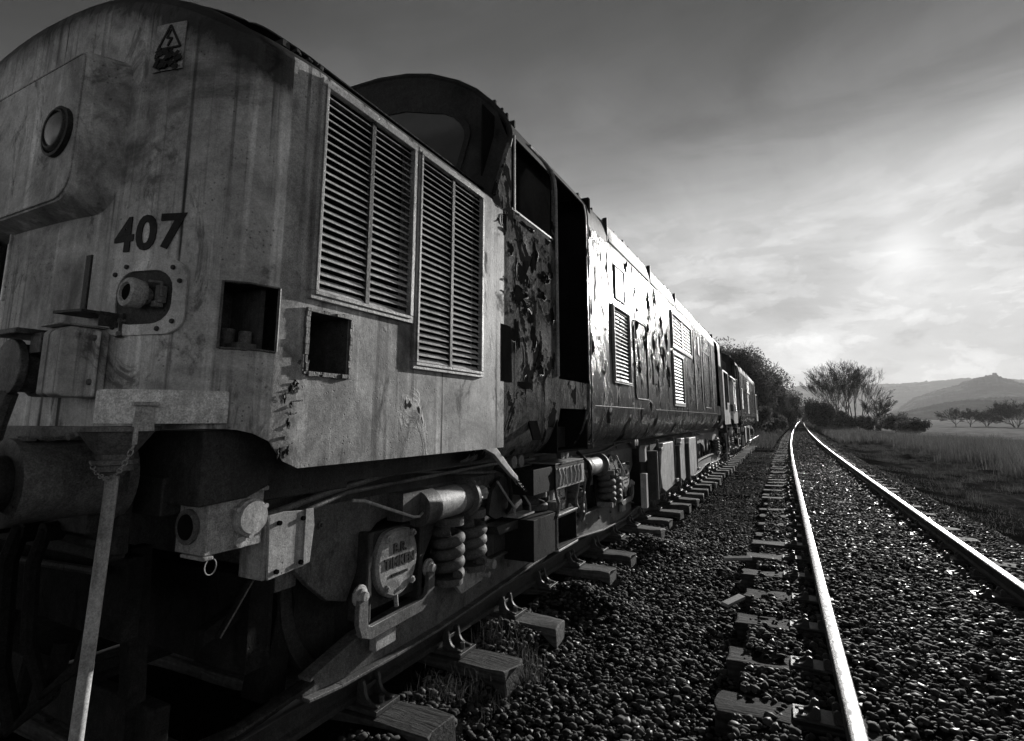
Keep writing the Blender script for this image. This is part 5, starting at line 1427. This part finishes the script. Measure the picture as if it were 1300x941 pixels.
# field trees
FG = 'small bare trees standing in the field'
for (a, d, H, st, sd_, lab) in ((12.3, 190, 6.0, 1, 61, 'leftmost small bare tree in the field'), (13.2, 190, 5.6, 1, 62, 'second small bare tree in the field, next to the leftmost'), (14.2, 195, 5.2, 2, 63, 'low spreading bare tree in the field left of the round one'), (15.9, 185, 7.6, 4, 64, 'large round bare tree in the field at the right edge')):
    x, y = az(a, d); bare_tree(x, y, H, sd_, lab, FG, stems=st, depth=7, minr=.026, spread=.7, lean=.7, r0=.12, up=-.05, tf=.13, lf=.24)

# field fence posts row? distant hedge line
# ------------------------------------------------------------------ hills
def hill(name, pts, D, depth, mat, seed, foot=.35, amp=.004):
    """pts: azimuth deg, ridge height / distance"""
    r_ = np.random.default_rng(seed); A = np.linspace(pts[0][0], pts[-1][0], 420); Hh = np.interp(A, [p[0] for p in pts], [p[1] for p in pts])
    T = np.linspace(0, 1, 26); V = []
    bumps = np.convolve(r_.normal(0, 1, 460), np.ones(5)/5, 'same')[:420]; b2 = np.convolve(r_.normal(0, 1, 460), np.ones(31)/31, 'same')[:420]
    for i, a in enumerate(A):
        for t in T:
            d = D+depth*(t-.5)*2; s_ = math.sin(min(1., t/.5)*PI/2)**1.1 if t < .5 else math.cos((t-.5)/.5*PI/2)**.7
            h = (Hh[i]*D+CAMZ+3)*s_ - 2
            h += D*amp*(bumps[i]*.35+b2[i]*1.0)*s_ + r_.normal(0, 1)*D*.0006*s_
            if abs(t-.5) < .03: h += D*.0008*abs(bumps[i])*1.6
            V.append((d*math.sin(R(a)), d*math.cos(R(a)), h))
    n, m = len(A), len(T); I = (np.arange(n-1)[:, None]*m+np.arange(m-1)[None]).ravel(); F = np.stack([I, I+m, I+m+1, I+1], 1)
    o = np_mesh(name, np.array(V), F, mat, smooth=False); tag(o, kind='structure'); return o
hill('far_hills', [(-22, .03), (-8.4, .0397), (-.8, .0442), (.9, .05), (7., .0505), (9.9, .0511), (13.2, .055), (16.7, .0504), (20.8, .0517), (32, .045)], 3000, 700, M['hillfar'], 3, amp=.0006)
hill('wooded_hill', [(5.9, -.0012), (6.5, .0005), (8.56, .0129), (9.74, .0289), (11.38, .0386), (12.7, .0457), (13.98, .0548), (14.7, .0578), (15.15, .0586), (15.6, .0535), (16.6, .0455), (20.6, .026), (30, .02)], 1900, 450, M['hillmid'], 4, amp=.0006)
hill('lower_wood', [(4.6, -.001), (5.6, .0005), (7.39, .0036), (9.09, .0093), (11.8, .0214), (14.3, .0262), (16.6, .0263), (20.7, .027), (30, .02)], 1100, 240, M['hillmid'], 5, amp=.0012)
hl = MB(); x, y = az(15.08, 1900); hl.box(x-4, x+4, y-4, y+4, 1900*.0586-6, 1900*.0586+5); hl.prism([(y-4, 1900*.0586+5.02), (y, 1900*.0586+8), (y+4, 1900*.0586+5.02)], x-4, x+4)
o = hl.build('hilltop_building', M['hillmid']); tag(o, 'tiny dark building on the summit of the wooded hill', 'building')

# ------------------------------------------------------------------ haze
HB = MB(); HB.box(-4300, 4300, -320, 5300, -6.5, 230)
hz = bpy.data.materials.new('haze'); hz.use_nodes = True; t = hz.node_tree; t.nodes.remove(t.nodes['Principled BSDF'])
pv = t.nodes.new('ShaderNodeVolumePrincipled'); pv.inputs['Color'].default_value = (.9, .9, .9, 1); pv.inputs['Density'].default_value = .00019; pv.inputs['Anisotropy'].default_value = .2
t.links.new(pv.outputs[0], t.nodes['Material Output'].inputs['Volume'])
HAZE = True
if HAZE:
    o = HB.build('haze', hz, smooth=False); tag(o, 'thin pale winter haze over the whole valley', 'haze', None, 'stuff')

# ------------------------------------------------------------------ world
SUNV = Vector((0.17393736, 0.9565943, 0.23382289)).normalized()
w = bpy.data.worlds.new('World'); S.world = w; w.use_nodes = True; nt = w.node_tree; N_ = nt.nodes; L__ = nt.links
bg = N_['Background']; sky = N_.new('ShaderNodeTexSky'); sky.sky_type = 'NISHITA'; sky.sun_disc = False; sky.sun_elevation = R(13.52); sky.sun_rotation = R(10.3)
sky.dust_density = 2.0
bw = N_.new('ShaderNodeRGBToBW'); L__.new(sky.outputs[0], bw.inputs[0])
def wm(op, a, b=None, c=None, clamp=False):
    m = N_.new('ShaderNodeMath'); m.operation = op; m.use_clamp = clamp
    for i, x in enumerate((a, b, c)):
        if x is None: continue
        if isinstance(x, (int, float)): m.inputs[i].default_value = x
        else: L__.new(x, m.inputs[i])
    return m.outputs[0]
def wramp(v, pts, interp='LINEAR'):
    r = N_.new('ShaderNodeValToRGB'); r.color_ramp.interpolation = interp; e = r.color_ramp.elements
    e[0].position, e[0].color = pts[0][0], (pts[0][1],)*3+(1,); e[1].position, e[1].color = pts[-1][0], (pts[-1][1],)*3+(1,)
    for p, c in pts[1:-1]: q = e.new(p); q.color = (c,)*3+(1,)
    L__.new(v, r.inputs[0]); return r.outputs[0]
tc = N_.new('ShaderNodeTexCoord'); sp = N_.new('ShaderNodeSeparateXYZ'); L__.new(tc.outputs['Generated'], sp.inputs[0])
dt = N_.new('ShaderNodeVectorMath'); dt.operation = 'DOT_PRODUCT'; L__.new(tc.outputs['Generated'], dt.inputs[0]); dt.inputs[1].default_value = SUNV
ang = wm('MULTIPLY', wm('ARCCOSINE', wm('MINIMUM', dt.outputs['Value'], .99999)), 1/PI)     # 0..1
zc = wm('MAXIMUM', sp.outputs[2], 0.)
WK = {'cal': False}
#CALIB
elev = wramp(zc, [(0., .70), (.1, .72), (.174, .70), (.29, .62), (.375, .48), (.45, .29), (.485, .21), (.53, .155), (.6, .095), (.75, .05), (1., .04)], 'B_SPLINE')
azf = wramp(ang, [(0., .52), (.05, .56), (.08, .66), (.1, .76), (.13, .62), (.17, .66), (.21, .66), (.28, .58), (.33, .42), (.43, .07), (.55, .22), (.75, .34), (1., .38)], 'B_SPLINE')
nish = wm('POWER', wm('MULTIPLY', bw.outputs[0], .1), .15)
base = wm('MULTIPLY', wm('MULTIPLY', elev, azf), wm('MULTIPLY', nish, SKYK := 1.25))
# clouds laid on a plane high overhead
zz = wm('ADD', zc, .20); cv = N_.new('ShaderNodeCombineXYZ'); L__.new(wm('DIVIDE', sp.outputs[0], zz), cv.inputs[0]); L__.new(wm('DIVIDE', sp.outputs[1], zz), cv.inputs[1])
def wnoise(scale, detail, rough, dist, sc=(1, 1, 1), loc=(0, 0, 0), rot=0.):
    mp = N_.new('ShaderNodeMapping'); mp.inputs['Scale'].default_value = sc; mp.inputs['Location'].default_value = loc; mp.inputs['Rotation'].default_value = (0, 0, rot); L__.new(cv.outputs[0], mp.inputs[0])
    n = N_.new('ShaderNodeTexNoise'); n.inputs['Scale'].default_value = scale; n.inputs['Detail'].default_value = detail; n.inputs['Roughness'].default_value = rough; n.inputs['Distortion'].default_value = dist; L__.new(mp.outputs[0], n.inputs['Vector']); return n.outputs['Fac']
big = wnoise(.55, 5, .5, .6, (1, .6, 1), (3.1, 1.7, 0), .5)
det = wnoise(1.5, 9, .6, .8, (1.0, .8, 1), (7.3, 2.2, 0), .4)
mp4 = N_.new('ShaderNodeMapping'); mp4.inputs['Rotation'].default_value = (0, R(38), R(10)); mp4.inputs['Scale'].default_value = (.8, .9, 3.2); mp4.inputs['Location'].default_value = (.2, .5, .1); L__.new(tc.outputs['Generated'], mp4.inputs[0])
dg_ = N_.new('ShaderNodeTexNoise'); dg_.inputs['Scale'].default_value = 2.1; dg_.inputs['Detail'].default_value = 7; dg_.inputs['Roughness'].default_value = .55; dg_.inputs['Distortion'].default_value = .5; L__.new(mp4.outputs[0], dg_.inputs['Vector'])
cb = wm('MULTIPLY', wramp(big, [(.3, .85), (.5, 1.0), (.7, 1.15)], 'EASE'), wramp(dg_.outputs['Fac'], [(.34, .72), (.48, .97), (.56, 1.08), (.68, 1.32)], 'EASE'))
cd = wramp(det, [(.34, .88), (.5, 1.0), (.58, 1.08), (.68, 1.22)], 'EASE')
mp3 = N_.new('ShaderNodeMapping'); mp3.inputs['Scale'].default_value = (1, 1, 2.3); mp3.inputs['Location'].default_value = (.31, .12, .4); L__.new(tc.outputs['Generated'], mp3.inputs[0])
pf = N_.new('ShaderNodeTexNoise'); pf.inputs['Scale'].default_value = 7.5; pf.inputs['Detail'].default_value = 9; pf.inputs['Roughness'].default_value = .58; pf.inputs['Distortion'].default_value = .35; L__.new(mp3.outputs[0], pf.inputs['Vector'])
puff = wm('SUBTRACT', wramp(pf.outputs['Fac'], [(.34, 0.), (.45, .24), (.52, .28), (.565, .50), (.60, .56), (.68, .78)], 'EASE'), .30)
lowm = wramp(zc, [(0., .7), (.12, 1.), (.24, .75), (.40, .12), (.5, 0.)], 'EASE')
cd = wm('MULTIPLY', cd, wm('ADD', 1., wm('MULTIPLY', puff, lowm)))
tot = wm('MULTIPLY', wm('MULTIPLY', base, cb), cd)
glow = wramp(ang, [(0., .75), (.008, .55), (.016, .26), (.03, .15), (.06, .06), (.11, 0.)], 'B_SPLINE')
back = wm('MULTIPLY', wramp(zc, [(0., .50), (.12, .40), (.28, .16), (.45, .03), (.6, 0.)], 'EASE'), wramp(ang, [(.42, 0.), (.62, 1.)], 'EASE'))
tot = wm('MULTIPLY', wm('ADD', wm('ADD', tot, wm('MULTIPLY', glow, .8)), back), .72)
L__.new(tot, bg.inputs['Color']); bg.inputs['Strength'].default_value = 1.0

# ------------------------------------------------------------------ sun, camera
sl = bpy.data.lights.new('sun', 'SUN'); sl.energy = 5.0; sl.angle = R(.9); sl.color = (1, .985, .96)
so = bpy.data.objects.new('sun', sl); C.objects.link(so); so.rotation_euler = (-SUNV).to_track_quat('-Z', 'Y').to_euler(); so.location = (0, 0, 30)
cam = bpy.data.cameras.new('camera'); co = bpy.data.objects.new('camera', cam); C.objects.link(co); S.camera = co
f = 680.; cam.sensor_width = 36; cam.sensor_fit = 'HORIZONTAL'; cam.lens = f/1300*36; cam.shift_y = -45.5/1300; cam.clip_end = 12000; cam.clip_start = .05
p = math.atan((531-425)/f); yw = math.atan((1000-650)/math.hypot(f, 106))
fw = Vector((-math.sin(yw)*math.cos(p), math.cos(yw)*math.cos(p), math.sin(p))); rt = Vector((math.cos(yw), math.sin(yw), 0)); up = rt.cross(fw)
mat = Matrix((rt, up, -fw)).transposed().to_4x4(); mat.translation = (0, 0, CAMZ); co.matrix_world = mat
S.view_settings.view_transform = 'Standard'; S.view_settings.look = 'None'; S.view_settings.gamma = 1; S.view_settings.exposure = .43; S.view_settings.use_curve_mapping = False
S.render.engine = 'CYCLES'
S.cycles.max_bounces = 5; S.cycles.diffuse_bounces = 2; S.cycles.glossy_bounces = 3; S.cycles.volume_bounces = 0; S.cycles.sample_clamp_indirect = 4
